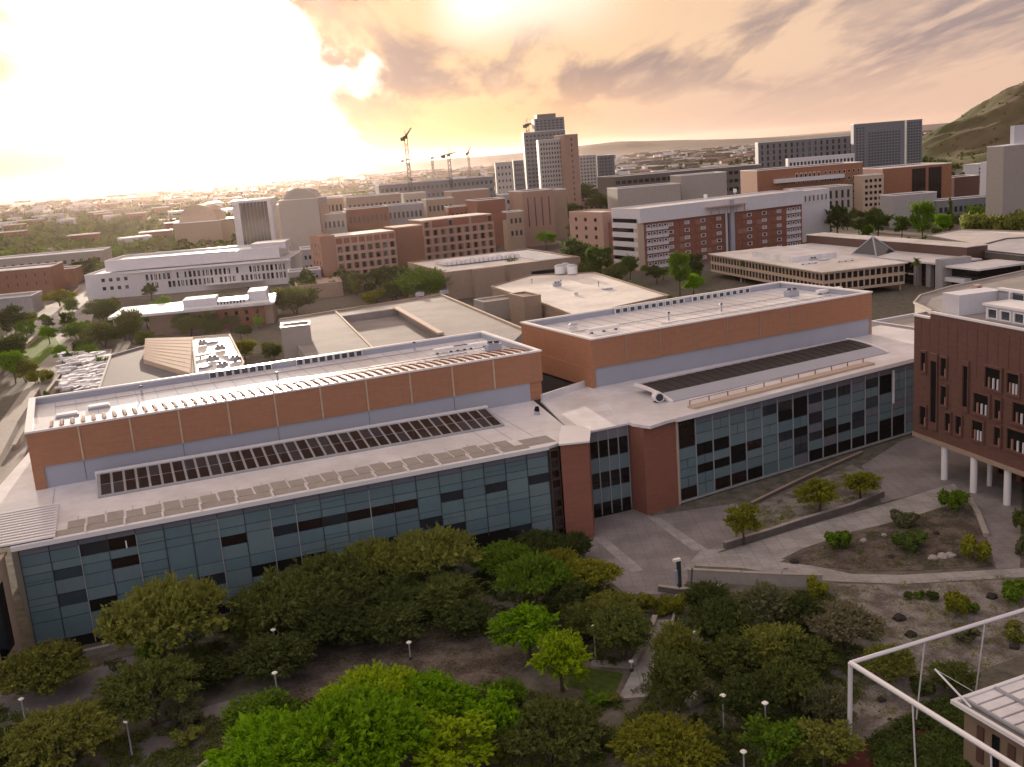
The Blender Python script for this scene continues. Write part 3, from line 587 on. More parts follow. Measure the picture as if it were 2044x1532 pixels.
for c in range(nb):
    cw = WB/nb
    for r in range(8):
        m_ = bd.get((c, r)) or ('panel%d' % random.randrange(5) if (c < 7 or random.random() < .45) else random.choice(['fascia1', 'glass_blue', 'fascia1', 'panel3', 'glass_slate']))
        if r == 7: m_ = 'fascia1'
        if c == 0: m_ = 'glass_brown' if r > 4 else m_
        x0, x1 = c*cw, (c+1)*cw
        halves = [(x0, x1)] if random.random() < .7 or r == 7 else [(x0, (x0+x1)/2), ((x0+x1)/2, x1)]
        for a, b in halves:
            dk = m_.startswith('glass') or m_ == 'black'
            bx(B, 'glass_panel', FB, a+.06, b-.06, -.02 if dk else -.07, .25, br[r]+.05, br[r+1]-.05, m_)
    bx(B, 'mullion', FB, c*cw-.06, c*cw+.06, -.22, .1, .5, 13.0, 'mullion_light')
bx(B, 'base_rail', FB, -.4, WB, -.35, .1, .22, .48, 'mullion_light'); bx(B, 'corner_rail', FB, -.5, -.22, -.4, .2, .1, 13.7, 'tan_light')
u, z = FB.wall(1780, 770); bx(B, 'white_fin', FB, u-.15, u+.15, -.5, -.23, z-3.2, z+2.8, 'white_metal')
mb = MB(); mb.box(FY, .5, WY-.6, .3, DY-.5, 14.21, 17.6); mb.build('metal_band', 'grey_metal', B)
bx(B, 'end_pier', FY, -.3, .49, 0, DY, 14.21, 17.6, 'brick'); bx(B, 'end_pier', FY, WY-.59, WY+.3, .3, DY, 0, 17.6, 'tan_wall')
mb = MB(); BZ = 22.7
for a in ((0, WY, DY-.5, DY), (0, .5, .5, DY-.5), (WY-.5, WY, .5, DY-.5)): mb.box(FY, *a, 17.602, BZ)
mb.build('upper_wall', 'brick', B)
us = [0]+[FY.wall(x, y)[0] for x, y in ((1250, 700), (1318, 690), (1385, 680), (1580, 640))]+[WY]
us = us[:4]+[us[3]+(us[4]-us[3])*k/3 for k in (1, 2)]+us[4:]
for a, b in zip(us, us[1:]): bx(B, 'brick_panel', FY, a+.02, b-.02, 0, .5, 17.602, BZ, 'brick')
for a in us[1:-1]: bx(B, 'metal_strip', FY, a-.1, a+.1, -.1, -.002, 17.5, BZ-.1, 'tan_wall')
mb = MB()
for a in ((-e, WY+e, -e, .62), (-e, WY+e, DY-.6, DY+.1), (-e, .8, .621, DY-.6), (WY-.8, WY+e, .621, DY-.6)): mb.box(FY, *a, BZ+.003, BZ+.28)
mb.build('coping', 'white_metal', B)
bx(B, 'upper_roof', FY, .55, WY-.55, .55, DY-.55, 21.6, 21.7, 'white_roof')
for a in ((.6, WY-.6, DY-.64, DY-.52), (.48, .6, .63, DY-.7), (WY-.6, WY-.48, .63, DY-.7)): bx(B, 'parapet_liner', FY, *a, 21.71, BZ-.02, 'grey_metal')
for k in range(1, 21): bx(B, 'roof_seam', FY, k*3.1, k*3.1+.06, 3, DY-1.2, 21.701, 21.74, 'grey_metal')
bx(B, 'roof_conduit', FY, 4, 55, 14, 14.14, 21.78, 21.92, 'mullion_light'); bx(B, 'roof_conduit', FY, 20, 62, 8, 8.12, 21.78, 21.9, 'mullion_light')
for k in range(20):
    if k == 10: continue
    u0 = 21+k*1.75; win(B, FY, u0, u0+1.4, 21.75, 22.8, 'glass_blue', 'white_metal', DY-1.0, .12, 'screen_window')
for nm, lb, ct, px, py, kd in [('roof_fan', 'white round roof fan in the near left corner of the right laboratory roof', 'roof fan', 1145, 655, 3), ('roof_duct', 'low pale duct at the left end of the right laboratory roof', 'duct', 1205, 662, 2), ('roof_duct', 'white duct bundle nearest the right corner of the right laboratory roof', 'duct', 1655, 585, 2), ('air_handler', 'air handler on the right part of the right laboratory roof', 'air handler', 1580, 592, 0), ('vent_pipe', 'vent pipe in the middle of the right laboratory roof', 'vent pipe', 1440, 622, 1), ('vent_pipe', 'vent pipe left of the middle of the right laboratory roof', 'vent pipe', 1335, 640, 1)]:
    p = at(px, py, 21.7); uu, vv = FY.loc(p); rooftop_machine(nm, lb, ct, FY, uu, vv, 21.7, kd)
# barrel canopy over the lower roof
FC_ = Fr(at(1345, 802, 14.3), 28.5); cl = 49.5; cd = 10.0; mb = MB(); mg = MB(); n_ = 12; mend = MB()
prf = [(cd*i/n_, 14.25+3.0*math.sin(math.pi*(.12+.80*i/n_))**.8-.0) for i in range(n_+1)]
prf = [(cd*i/n_, 14.35+1.35*(1-(1-i/n_)**2)) for i in range(n_+1)]
for i in range(n_):
    (v0, z0), (v1, z1) = prf[i], prf[i+1]; dst = mg if 4 <= i < 11 else mb
    dst.add([(*FC_.pt(0, v0), z0), (*FC_.pt(cl, v0), z0), (*FC_.pt(cl, v1), z1), (*FC_.pt(0, v1), z1), (*FC_.pt(0, v0), z0-.2), (*FC_.pt(cl, v0), z0-.2), (*FC_.pt(cl, v1), z1-.2), (*FC_.pt(0, v1), z1-.2)], [(0, 1, 2, 3), (7, 6, 5, 4), (0, 3, 7, 4), (1, 5, 6, 2), (0, 4, 5, 1), (2, 6, 7, 3)])
mb.build('canopy_roof', 'grey_metal', B); mg.build('canopy_glazing', 'glazing_matte', B)
for uu, nm in ((-.6, 'canopy_rib'), (cl+.02, 'canopy_rib')):
    mr_ = MB()
    for i in range(n_):
        (v0, z0), (v1, z1) = prf[i], prf[i+1]
        mr_.add([(*FC_.pt(uu, v0), z0-.3), (*FC_.pt(uu+.55, v0), z0-.3), (*FC_.pt(uu+.55, v1), z1-.3), (*FC_.pt(uu, v1), z1-.3), (*FC_.pt(uu, v0), z0+.15), (*FC_.pt(uu+.55, v0), z0+.15), (*FC_.pt(uu+.55, v1), z1+.15), (*FC_.pt(uu, v1), z1+.15)], CF)
    mr_.build(nm, 'white_metal', B)
for k in range(1, 24):
    uu = k*cl/24; mr_ = MB()
    for i in range(4, 11):
        (v0, z0), (v1, z1) = prf[i], prf[i+1]
        mr_.add([(*FC_.pt(uu-.05, v0), z0), (*FC_.pt(uu+.05, v0), z0), (*FC_.pt(uu+.05, v1), z1), (*FC_.pt(uu-.05, v1), z1), (*FC_.pt(uu-.05, v0), z0+.08), (*FC_.pt(uu+.05, v0), z0+.08), (*FC_.pt(uu+.05, v1), z1+.08), (*FC_.pt(uu-.05, v1), z1+.08)], CF)
    mr_.build('glazing_bar', 'mullion', B)
bx(B, 'service_walk', FB, 4.5, 46, 1.0, 2.7, 14.202, 14.55, 'tan_light')
mb = MB(); 
for k in range(11): mb.box(FB, 5+k*4, 5.15+k*4, 2.72, 2.85, 14.2, 15.2)
mb.box(FB, 5, 45.2, 2.72, 2.8, 15.2, 15.28); mb.build('guard_rail', 'brick_pink', B)
p = at(1315, 803, 14.25); t = thing('exhaust_fan', 'round dark exhaust fan at the left foot of the barrel canopy', 'fan', (*p, 14.2))
mb = MB(); mb.tube((p[0]-.2, p[1]+1, 15.1), (p[0]+.1, p[1]-.4, 15.1), .85, .85, 14); mb.build('drum', 'white_metal', t); mb = MB(); mb.tube((p[0]+.1, p[1]-.41, 15.1), (p[0]+.12, p[1]-.5, 15.1), .62, .62, 14); mb.build('blades', 'mullion', t); bx(t, 'stand', Fr(p, 30), -.5, .5, -.3, .8, 14.2, 14.35, 'mullion')
# ------------------------------------------------------------------ brick tower block on white columns, right edge
FCB = Fr((64.4, 158.9), -75.2); CW = 62; CD = 30
Cb = thing('brick_block', 'dark red brick block with slot windows raised on round white columns at right edge', 'building', FCB.o)
mb = MB(); mb.prism([FCB.pt(0, 0), FCB.pt(3.9, 0), FCB.pt(3.9, CD), FCB.pt(0, CD)], 6.3, 25.3); mb.prism([FCB.pt(3.9, 0), FCB.pt(CW, 0), FCB.pt(CW, CD), FCB.pt(3.9, CD)], 6.3, 26.2); mb.build('wall', 'brick_dark', Cb)
bx(Cb, 'soffit_beam', FCB, -.05, CW, -.15, .6, 5.6, 6.298, 'tan_wall')
bx(Cb, 'coping', FCB, -.1, 3.85, -.12, .5, 25.302, 25.6, 'white_metal'); bx(Cb, 'coping', FCB, 3.9, CW, -.12, .5, 26.202, 26.5, 'white_metal')
for x0, y0, x1, y1 in [(1841, 701, 1850, 744), (1860, 707, 1873, 858), (1880, 712, 1892, 755), (1880, 768, 1892, 812), (1838, 808, 1851, 852), (1889, 822, 1900, 864), (1910, 828, 1922, 870), (1925, 722, 1935, 822), (1967, 732, 2002, 780), (2012, 743, 2038, 790), (1944, 784, 1978, 830), (1988, 795, 2001, 840), (2022, 803, 2060, 850), (1942, 838, 1966, 882), (1987, 850, 2000, 893), (2010, 857, 2056, 905)]:
    u0, z1 = FCB.wall(x0, y0); u1, _ = FCB.wall(x1, y0); _, z0 = FCB.wall((x0+x1)/2, y1); _, z1 = FCB.wall((x0+x1)/2, (y0+y0)/2)
    x, y = FCB.pt((u0+u1)/2, -.03); o = put('window', cube('black'), Cb, (x, y, z0), (u1-u0, .08, z1-z0), R(FCB.deg))
    x, y = FCB.pt((u0+u1)/2, -.15); under(put('window_surround', ring('brick_dark', .10), Cb, (x, y, z0-.1), (u1-u0+.3, .34, z1-z0+.2), R(FCB.deg)), o)
    if u1-u0 > 2:
        for k in range(3): uu = u0+(u1-u0)*(.3+.25*k); bx(Cb, 'fin', FCB, uu-.13, uu+.13, -.28, -.08, z0+.2, z0+(z1-z0)*.52, 'brick_pink' if k == 0 else 'white_wall')
    elif y1-y0 < 70: uu = u1-.25; bx(Cb, 'fin', FCB, uu-.12, uu+.12, -.3, -.08, z0+.15, z0+(z1-z0)*.45, 'brick_pink')
for k in range(16): bx(Cb, 'brick_pilaster', FCB, .9+k*2.1, .9+k*2.1+.8, -.05, -.002, random.uniform(17, 19.5), 25.2, 'brick_dark')
for px, py, zt in ((1885, 957, 5.6), (1943, 983, 5.6), (1975, 970, 5.6), (2010, 1008, 5.6)):
    p = at(px, py, 0); mb = MB(); r_ = .52 if px != 1975 else .38
    mb.tube((*p, .0), (*p, 5.65), r_, r_, 16); mb.build('column', 'white_metal', Cb, smooth=False)
bx(Cb, 'ground_floor_wall', FCB, 8, CW, 9, 20, 0, 5.59, 'brick_old')
for k in range(6): win(Cb, FCB, 9+k*5, 12.6+k*5, .3, 4.6, 'glass_dark', 'bronze', 8.95, .06, 'shop_window')
bx(Cb, 'floor_slab', FCB, 0, CW, .7, CD-1, 6.0, 6.29, 'concrete')
S1 = Fr(at(1915, 618, 26.5), 27)
for nm, pxs, z0, z1, mm in [('roof_screen', [(1916, 618), (1966, 625), (1968, 588), (1926, 588)], 26.3, 29.0, 'white_wall')]:
    pass
FR_ = Fr(FCB.pt(4.2, 2), -75.2)
bx(Cb, 'roof', FCB, 3.9, CW, .5, CD-.5, 26.202, 26.26, 'grey_roof')
bx(Cb, 'penthouse', FCB, 5.0, 8.8, 1.2, 9, 26.27, 29.4, 'white_wall')
bx(Cb, 'screen_frame', FCB, 8.9, 40, 8, 8.4, 26.27, 29.5, 'grey_wall'); bx(Cb, 'screen_rail', FCB, 8.9, 40, 7.7, 8.7, 29.51, 29.85, 'white_metal')
for k in range(7): bx(Cb, 'screen_panel', FCB, 9.2+k*3, 11.7+k*3, 7.9, 7.99, 26.5, 29.2, 'glass_blue' if k % 2 else 'glass_white'); bx(Cb, 'screen_post', FCB, 11.8+k*3, 12.1+k*3, 7.4, 7.9, 26.27, 29.5, 'white_metal')
bx(Cb, 'penthouse', FCB, 13.5, 30, 2.0, 6.2, 26.27, 28.4, 'white_wall'); bx(Cb, 'penthouse_roof', FCB, 13.2, 30, 1.6, 6.6, 28.41, 28.75, 'white_metal')
for k in range(5): win(Cb, FCB.__class__(FCB.pt(13.5, 2.0), -75.2), .5+k*2.6, 2.6+k*2.6, 26.6, 28.1, 'glass_blue', 'white_metal', 0, .1, 'penthouse_window')

# ------------------------------------------------------------------ steel terrace frame, bottom right
FT = Fr((27.9, 82.1), 21.0)
T_ = thing('steel_frame', 'white tubular steel frame standing over the terrace at the lower right corner', 'steel frame', FT.o)
mb = MB(); zt = 9.0; P3 = lambda u, v, z: (*FT.pt(u, v), z)
def bar(nm, a, b, r, mt='steel', n=8): mb = MB(); mb.tube(a, b, r, None, n); mb.build(nm, mt, T_)
bar('top_rail', P3(0, 0, zt), P3(34, 0, zt), .20); bar('top_rail', P3(0, 0, zt), P3(0, -30, zt), .24)
bar('post', P3(0.15, .35, 0), P3(0, 0, zt), .22)
for uu in (8.4, 15.6, 24): bar('post', P3(uu, 1.0, 0), P3(uu, 0, zt), .075)
for vv in (-7.5, -15.5, -23): bar('post', P3(.6, vv, 0), P3(0, vv, zt), .075)
bar('stay', (*at(1866, 1336, 8.2), 8.2), (*at(1938, 1412, 6.2), 6.2), .09, 'white_metal')
bar('stay', (*at(1866, 1336, 8.2), 8.2), (*at(1950, 1385, 5.4), 5.4), .03, 'white_metal')
FV = Fr(at(1897, 1398, 6.0), 21.5)
V_ = thing('pavilion', 'small pavilion with slatted white metal roof under the steel frame, lower right', 'pavilion', FV.o)
mb = MB(); mb.box(FV, .8, 22, -22, -.8, 0, 5.4); mb.build('wall', 'wood', V_)
mb = MB()
for a in ((0, 22, -.35, 0), (0, .35, -22, -.351)): mb.box(FV, *a, 5.7, 6.05)
mb.build('roof_edge', 'white_metal', V_)
bx(V_, 'roof_deck', FV, .36, 22, -22, -.36, 5.5, 5.7, 'grey_roof')
for k in range(16): bx(V_, 'roof_panel', FV, 1.3, 20, -1.4-k*1.25, -.4-k*1.25, 5.72, 5.9, 'white_roof')
for k in range(5): bx(V_, 'roof_beam', FV, 1.0+k*3.6, 1.25+k*3.6, -21.5, -.4, 5.91, 6.15, 'mullion_light')
for k in range(8): bx(V_, 'window', FV.left(0), 0, 1, 0, 1, 0, 1, 'black') if False else bx(V_, 'wall_slat', FV, .66, .78, -3-k*1.6, -2.3-k*1.6, 1.2, 4.6, 'glass_dark' if k % 2 else 'bronze')
# ------------------------------------------------------------------ campus buildings behind
def simple(label, x, y, Y, deg, xr, D, wall='tan_wall', roof='tan_roof', cop='white_metal', wins=None, side=None, rside=None, name='campus_building', cat='building', group=None, par=.6, z0=0, gm='glass_dark', fm=None, wf=.55, hf=.5):
    fr, z, W = site(x, y, Y, deg, xr)
    t = thing(name, label, cat, (*fr.o, 0), group)
    block(t, fr, W, D, z0, z, wall, roof, cop, par, th=.45 if W > 12 else .3)
    if wins: a, b, nc, nr = wins; grid(t, fr, .8, W-.8, a*z, b*z, nc, nr, wf, hf, gm, fm)
    if side: a, b, nc, nr = side; grid(t, fr.left(D), .8, D-.8, a*z, b*z, nc, nr, wf, hf, gm, fm)
    if rside: a, b, nc, nr = rside; grid(t, fr.right(W), .8, D-.8, a*z, b*z, nc, nr, wf, hf, gm, fm)
    return t, fr, z, W
def poly(label, pix, z, wall, roof, name='campus_building', cat='building', z0=0, ov=0.0, hr=.25):
    pts = [at(x, y, z) for x, y in pix]; t = thing(name, label, cat, (*pts[0], 0)); mb = MB(); mb.prism(pts, z0, z-hr); mb.build('wall', wall, t)
    cxm = sum(p[0] for p in pts)/len(pts); cym = sum(p[1] for p in pts)/len(pts)
    big = [(cxm+(p[0]-cxm)*(1.008+ov), cym+(p[1]-cym)*(1.008+ov)) for p in pts]
    mb = MB(); mb.prism(big, z-hr+.001, z); mb.build('roof', roof, t)
    n = len(big); mb = MB()
    for i in range(n):
        a = Vector(big[i]); b = Vector(big[(i+1) % n]); d = (b-a).normalized(); nn = Vector((-d.y, d.x))*.25
        mb.prism([(a+nn)[:], (b+nn)[:], (b-nn)[:], (a-nn)[:]], z+.002, z+.45+.003*i)
    mb.build('parapet', wall, t); return t
# grey flat-roofed block with a sunk court directly behind the left laboratory
G = thing('campus_building', 'low building with large plain grey flat roof and sunk roof court behind left laboratory', 'building', (*at(700, 760, 9), 0))
mb = MB(); mb.prism([at(x, y, 8.6) for x, y in [(560, 652), (880, 606), (1046, 676), (1000, 720), (640, 770)]], 0, 8.6); mb.build('wall', 'tan_wall', G)
for k, pp in enumerate([[(556, 640), (668, 620), (745, 700), (640, 752)], [(668, 620), (880, 590), (902, 599), (790, 616), (680, 632)], [(790, 613), (900, 596), (1046, 661), (1002, 704), (896, 676)]]):
    mb = MB(); mb.prism([at(x, y, 11.0) for x, y in pp], 8.601, 11.0-.01*k); mb.build('roof', 'grey_roof', G)
mb = MB(); mb.prism([at(x, y, 8.7) for x, y in [(675, 642), (792, 628), (905, 690), (742, 712)]], 8.602, 8.7); mb.build('court_roof', 'grey_roof', G)
def edge_bar(root, pix, z, w_, h, mt, nm='parapet'):
    mb = MB()
    for i, (a, b) in enumerate(zip(pix, pix[1:])):
        a = Vector(at(*a, z)); b = Vector(at(*b, z)); d = (b-a).normalized(); nn = Vector((-d.y, d.x))*w_/2
        mb.prism([(a+nn)[:], (b+nn)[:], (b-nn)[:], (a-nn)[:]], z+.002, z+h+.003*i)
    mb.build(nm, mt, root)
edge_bar(G, [(668, 621), (744, 697)], 11.0, .5, .35, 'tan_light'); edge_bar(G, [(882, 591), (1046, 661)], 11.0, .6, .6, 'tan_light'); edge_bar(G, [(557, 640), (880, 590)], 11.0, .5, .5, 'tan_wall'); edge_bar(G, [(790, 616), (880, 668)], 11.0, 1.6, .5, 'tan_light')
for px, py, lb in ((838, 592, 'dark and white roof machine at the rear corner of the grey flat roof'), (887, 588, 'pale roof machine on the far right corner of the grey flat roof')):
    p = at(px, py, 11); fr = Fr(p, 20); rooftop_machine('air_handler', lb, 'air handler', fr, 0, 0, 11.0, 0)
t, fr, z, W_ = simple('small tan roof hut with white roof at the left end of the grey flat roof', 560, 655, 262, 10, 618, 7, 'beige', 'white_roof', name='roof_hut', cat='hut')
# dark roof with lit tan slope, left
t = poly('low building with plain dark grey roof seen over the left laboratory', [(198, 782), (222, 712), (300, 690), (386, 700), (392, 752)], 9.5, 'grey_wall', 'dark_roof')
T2 = thing('campus_building', 'tan sloping roof slab catching the sun beside the dark grey roof', 'building', (*at(385, 745, 11), 0))
a, b, c_, d_ = (Vector((*at(290, 676, 12.2), 12.2)), Vector((*at(383, 673, 12.2), 12.2)), Vector((*at(380, 746, 10.6), 10.6)), Vector((*at(286, 718, 10.6), 10.6)))
mb = MB(); vs = [d_, c_, b, a]; mb.add([(v.x, v.y, 0) for v in vs]+[tuple(v) for v in vs], CF); mb.build('wall', 'tan_light', T2)
dv = Vector((0, 0, .08)); 
for k in range(9):
    t0, t1 = k/9+.005, (k+1)/9-.005; q0 = a.lerp(d_, t0); q1 = b.lerp(c_, t0); q2 = b.lerp(c_, t1); q3 = a.lerp(d_, t1); mb = MB(); mb.add([tuple(q3+dv*.1), tuple(q2+dv*.1), tuple(q1+dv*.1), tuple(q0+dv*.1), tuple(q3+dv), tuple(q2+dv), tuple(q1+dv), tuple(q0+dv)], CF); mb.build('roof_strip', 'tan_light', T2)
t = poly('white roofed plant building crowded with pale machines right of the tan slope', [(384, 676), (458, 670), (486, 726), (478, 745), (384, 752)], 8.5, 'tan_light', 'tan_roof')
k_ = 0
for px, py, kd in [(405, 690, 0), (425, 685, 4), (440, 700, 0), (400, 715, 2), (425, 722, 0), (452, 716, 3), (470, 722, 0), (410, 735, 4), (445, 735, 0)]:
    p = at(px, py, 8.5); o = rooftop_machine('roof_machine', ['topmost air handler on', 'thin flat roof light near the top of', 'air handler at the right side of', 'long duct at the left of', 'air handler in the middle of', 'round fan right of the middle of', 'rightmost air handler on', 'flat roof light at the lower left of', 'air handler at the lower edge of'][k_]+' the plant building roof right of tan slope', 'roof machine', Fr(p, 20+k_*7), 0, 0, 8.5, kd); o['group'] = 'pale machines on the plant building roof'; k_ += 1
t = poly('ruinous looking low shed under white roofing scraps left of the dark grey roof', [(118, 770), (150, 712), (222, 700), (205, 778)], 5.5, 'concrete', 'concrete')
mb = MB()
for k in range(240):
    p = at(random.uniform(125, 215), random.uniform(706, 782), 5.5); f0 = Fr(p, random.uniform(0, 90)); a = random.uniform(.4, 2.2); mb.box(f0, -a, a, -.5, .5, 5.51+k*.002, 5.75+k*.002+random.random()*.5)
o = mb.build('roof_debris', 'white_roof', t); o['kind'] = 'stuff'
# long white building, four storeys
Wh = thing('campus_building', 'long white building with set back upper storey and curved right end, left background', 'building', (-210, 515, 0))
fr, z, W_ = site(168, 551, 515, 3, 578); z = 12.6
block(Wh, fr, W_, 46, 0, z, 'white_wall', 'white_roof', 'white_metal')
block(Wh, fr, W_*.86, 34, z+.01, 18.2, 'white_wall', 'tan_roof', 'white_metal', u0=8, v0=9, par=1.0); bx(Wh, 'penthouse', fr, W_*.80, W_*.97, 12, 30, 17.0, 20.6, 'white_wall')
bx(Wh, 'eaves', fr, 20, W_+.9, -1.3, -.01, 11.7, 12.2, 'white_metal')
grid(Wh, fr, 7, 22, 3.0, 11.4, 4, 2, .45, .42, 'glass_slate')
for r_ in range(2):
    for k in range(34):
        u0 = 30+k*2.15
        if u0 > W_-2: break
        if random.random() < .85: win(Wh, fr, u0, u0+1.3, 3.2+r_*4.2, 6.2+r_*4.2, random.choice(['glass_slate', 'glass_blue', 'glass_dark', 'glass_slate']), None)
for k in range(30): 
    u0 = 29.6+k*2.6
    if u0 < W_-1: bx(Wh, 'fin', fr, u0, u0+.25, -.5, -.06, 2.5, 11.6, 'white_wall')
bx(Wh, 'entrance_canopy', fr, 60, 88, -5, -.01, 2.9, 3.4, 'white_metal')
# low building with white roof in front of it
Lw = thing('campus_building', 'low tan building under a broad white roof with boxes, in front of long white building', 'building', (-132, 376, 0))
fr, z, W_ = site(296, 628, 376, 9, 548); z = 8.6
mb = MB(); mb.box(fr, 0, W_-1, 0, 26, 0, 7.4); mb.build('wall', 'tan_wall', Lw)
mb = MB(); mb.box(fr, -14, W_, -2.0, 27, 7.41, 8.4); mb.build('roof', 'white_roof', Lw); bx(Lw, 'roof_box', fr, 12, 24, 5, 16, 8.41, 11.2, 'white_wall'); bx(Lw, 'roof_box', fr, 36, W_-3, 6, 20, 8.41, 12, 'white_wall'); bx(Lw, 'column', fr, -12.5, -11.7, -1, 0, 0, 7.4, 'white_wall'); bx(Lw, 'roof_box', fr, 24.01, 35.9, 4, 12, 8.41, 9.7, 'white_roof')
for k in range(9): bx(Lw, 'louvre', fr, 24.6+k*1.2, 25.1+k*1.2, 3.7, 3.99, 8.5, 9.6, 'mullion')
bx(Lw, 'porch', fr, 24, W_-4, -.9, -.01, 0, 6.8, 'brick_old'); grid(Lw, fr, 26, W_-5, 1.5, 6.5, 4, 2, .3, .6, 'glass_dark', None, -.92)
bx(Lw, 'window', fr, 15, 24, -.08, -.01, 4.2, 5.8, 'glass_dark')
simple('small sunlit tan block with warm flat roof left of the grid fronted brick building', 590, 572, 446, 12, 683, 36, 'tan_wall', 'tan_light', 'tan_light')
# brick building with window grids and a blank stair tower
Bg = thing('campus_building', 'pinkish brick building with two window grids either side of a blank stair tower', 'building', (-78, 477, 0))
def gridfront(fr, W, z, nc, nf, top_panels=True):
    fh = (z-.6)/nf; du = W/nc
    bx(Bg, 'window_wall', fr, 0, W, .5, 1.0, 0, z-.6, 'brick_pink')
    for i in range(nc+1): bx(Bg, 'pier', fr, i*du-.35 if i else 0, i*du+.35 if i < nc else W, 0, .49, 0, z-.6, 'brick_frame')
    for j in range(nf+1): bx(Bg, 'spandrel', fr, .36, W-.36, -.03, .46, j*fh-(.62 if j else 0), j*fh+.62 if j < nf else z-.3, 'brick_frame')
    for i in range(nc):
        for j in range(nf):
            if j == nf-1 and top_panels: bx(Bg, 'brick_panel', fr, i*du+.5, (i+1)*du-.5, .3, .48, j*fh+.7, (j+1)*fh-.75, 'brick_red'); continue
            c0 = (i+.5)*du; win(Bg, fr, c0-.85, c0+.85, j*fh+.75, (j+1)*fh-.7, random.choice(['glass_dark', 'glass_dark', 'glass_slate']), None, .44)
fr, z, W_ = site(668, 472, 480, 24, 788); mb = MB(); mb.box(fr, 0, W_, 1.01, 22, 0, z-.7); mb.build('wall', 'brick_pink', Bg); gridfront(fr, W_, z, 8, 6); bx(Bg, 'roof', fr, 0, W_, 1, 22, z-.69, z-.3, 'tan_roof'); bx(Bg, 'end_pier', fr, -7, -.01, .2, 21, 0, z+.5, 'brick_pink')
grid(Bg, fr.left(21).__class__(fr.pt(-7, 21), 24-90), 2, 19, 2, z-2, 3, 5, .25, .4, 'glass_dark')
z_l = z
fr, z, W_ = site(787, 457, 500, 24, 842); mb = MB(); mb.box(fr, 0, W_, 0, 16, 0, z); mb.build('stair_tower', 'brick_old', Bg); bx(Bg, 'coping', fr, -.1, W_+.1, -.1, 16.1, z+.01, z+.5, 'brick_frame')
fr, z, W_ = site(843, 440, 527, 24, 984); mb = MB(); mb.box(fr, 0, W_, 1.01, 22, 0, z-.7); mb.build('wall', 'brick_pink', Bg); gridfront(fr, W_, z, 9, 6, False); bx(Bg, 'roof', fr, 0, W_, 1, 22, z-.69, z-.3, 'tan_roof')
for k in range(4): bx(Bg, 'brick_panel', fr, 5+k*11, 14+k*11, -.2, -.04, z-4.3, z-.7, 'brick_red')
# tan flat building
TF = thing('campus_building', 'tan windowless building with broad flat roof carrying a long white machine row', 'building', (-22, 407, 0))
fr = Fr((-23, 408), 20); _, z, W_ = site(880, 540, 408, 20, 1147)
block(TF, fr, W_, 58, 0, 11.3, 'tan_wall', 'tan_roof', 'tan_light', .5)
bx(TF, 'roof_screen', fr, 8, 42, 26, 42, 11.31, 12.6, 'white_roof')
for k in range(16): bx(TF, 'machine', fr, 9+k*2.05, 10.5+k*2.05, 25.0, 25.95, 11.31, 12.9+.3*(k % 3), 'white_metal')
bx(TF, 'roof_sheet', fr, 1, 20, 1, 14, 11.0, 11.05, 'white_roof'); bx(TF, 'roof_sheet', fr, 43, W_-1, 6, 56, 11.0, 11.05, 'white_roof'); bx(TF, 'window', fr, W_-22, W_-8, -.06, -.01, 6, 7.6, 'glass_dark')
bx(TF, 'stair_block', fr, 11, 24, -3, -.01, 0, 11.4, 'tan_wall'); bx(TF, 'door', fr, 26, 27.6, -.06, -.01, 2.2, 5, 'glass_dark')
# white and tan low buildings
t = poly('low tan building with bright cream roof and dark roof openings, centre', [(982, 574), (1062, 551), (1186, 546), (1332, 592), (1240, 612), (1152, 634), (1092, 610)], 8.0, 'tan_wall', 'tan_roof')
for k, (px, py) in enumerate([(1062, 566), (1112, 572), (1120, 568), (1212, 578), (1195, 572), (1150, 590)]):
    p = at(px, py, 8); o = rooftop_machine('roof_machine', ['vent pipe at the left', 'air handler at the left centre', 'vent pipe beside the left centre air handler', 'flat roof light at the right', 'vent pipe right of the centre', 'round fan near the front'][k]+' of the bright cream roof', 'roof machine', Fr(p, 20), 0, 0, 8.0, (1, 0, 1, 4, 1, 3)[k]); o['group'] = 'small machines on the bright cream roof'
for k, (px, py) in enumerate([(1118, 549), (1130, 546), (1143, 549)]):
    p = at(px, py, 8); mb = MB(); t2 = thing('roof_tank', ['left', 'middle and highest', 'right'][k]+' one of three white round tanks on the rear of the cream roof', 'tank', (*p, 8), 'white tanks on the cream roof'); mb.tube((*p, 8.45), (*p, 11.5), 2.0, 2.0, 12); mb.build('tank', 'white_metal', t2); mb = MB(); mb.tube((*p, 11.5), (*p, 12.1), 2.05, .9, 12); mb.build('lid', 'grey_metal', t2)
fr, z, W_ = site(1045, 600, 318, 22, 1080); t = thing('campus_building', 'square tan stair block in front of the cream roofed building', 'building', fr.o); block(t, fr, W_, 12, 0, z+1, 'tan_wall', 'tan_light', 'tan_light')
fr, z, W_ = site(966, 604, 345, 22, 1045); t = thing('campus_building', 'low tan terrace block with white sill left of the square stair block', 'building', fr.o); block(t, fr, W_, 10, 0, z, 'beige', 'tan_light', 'white_metal'); 
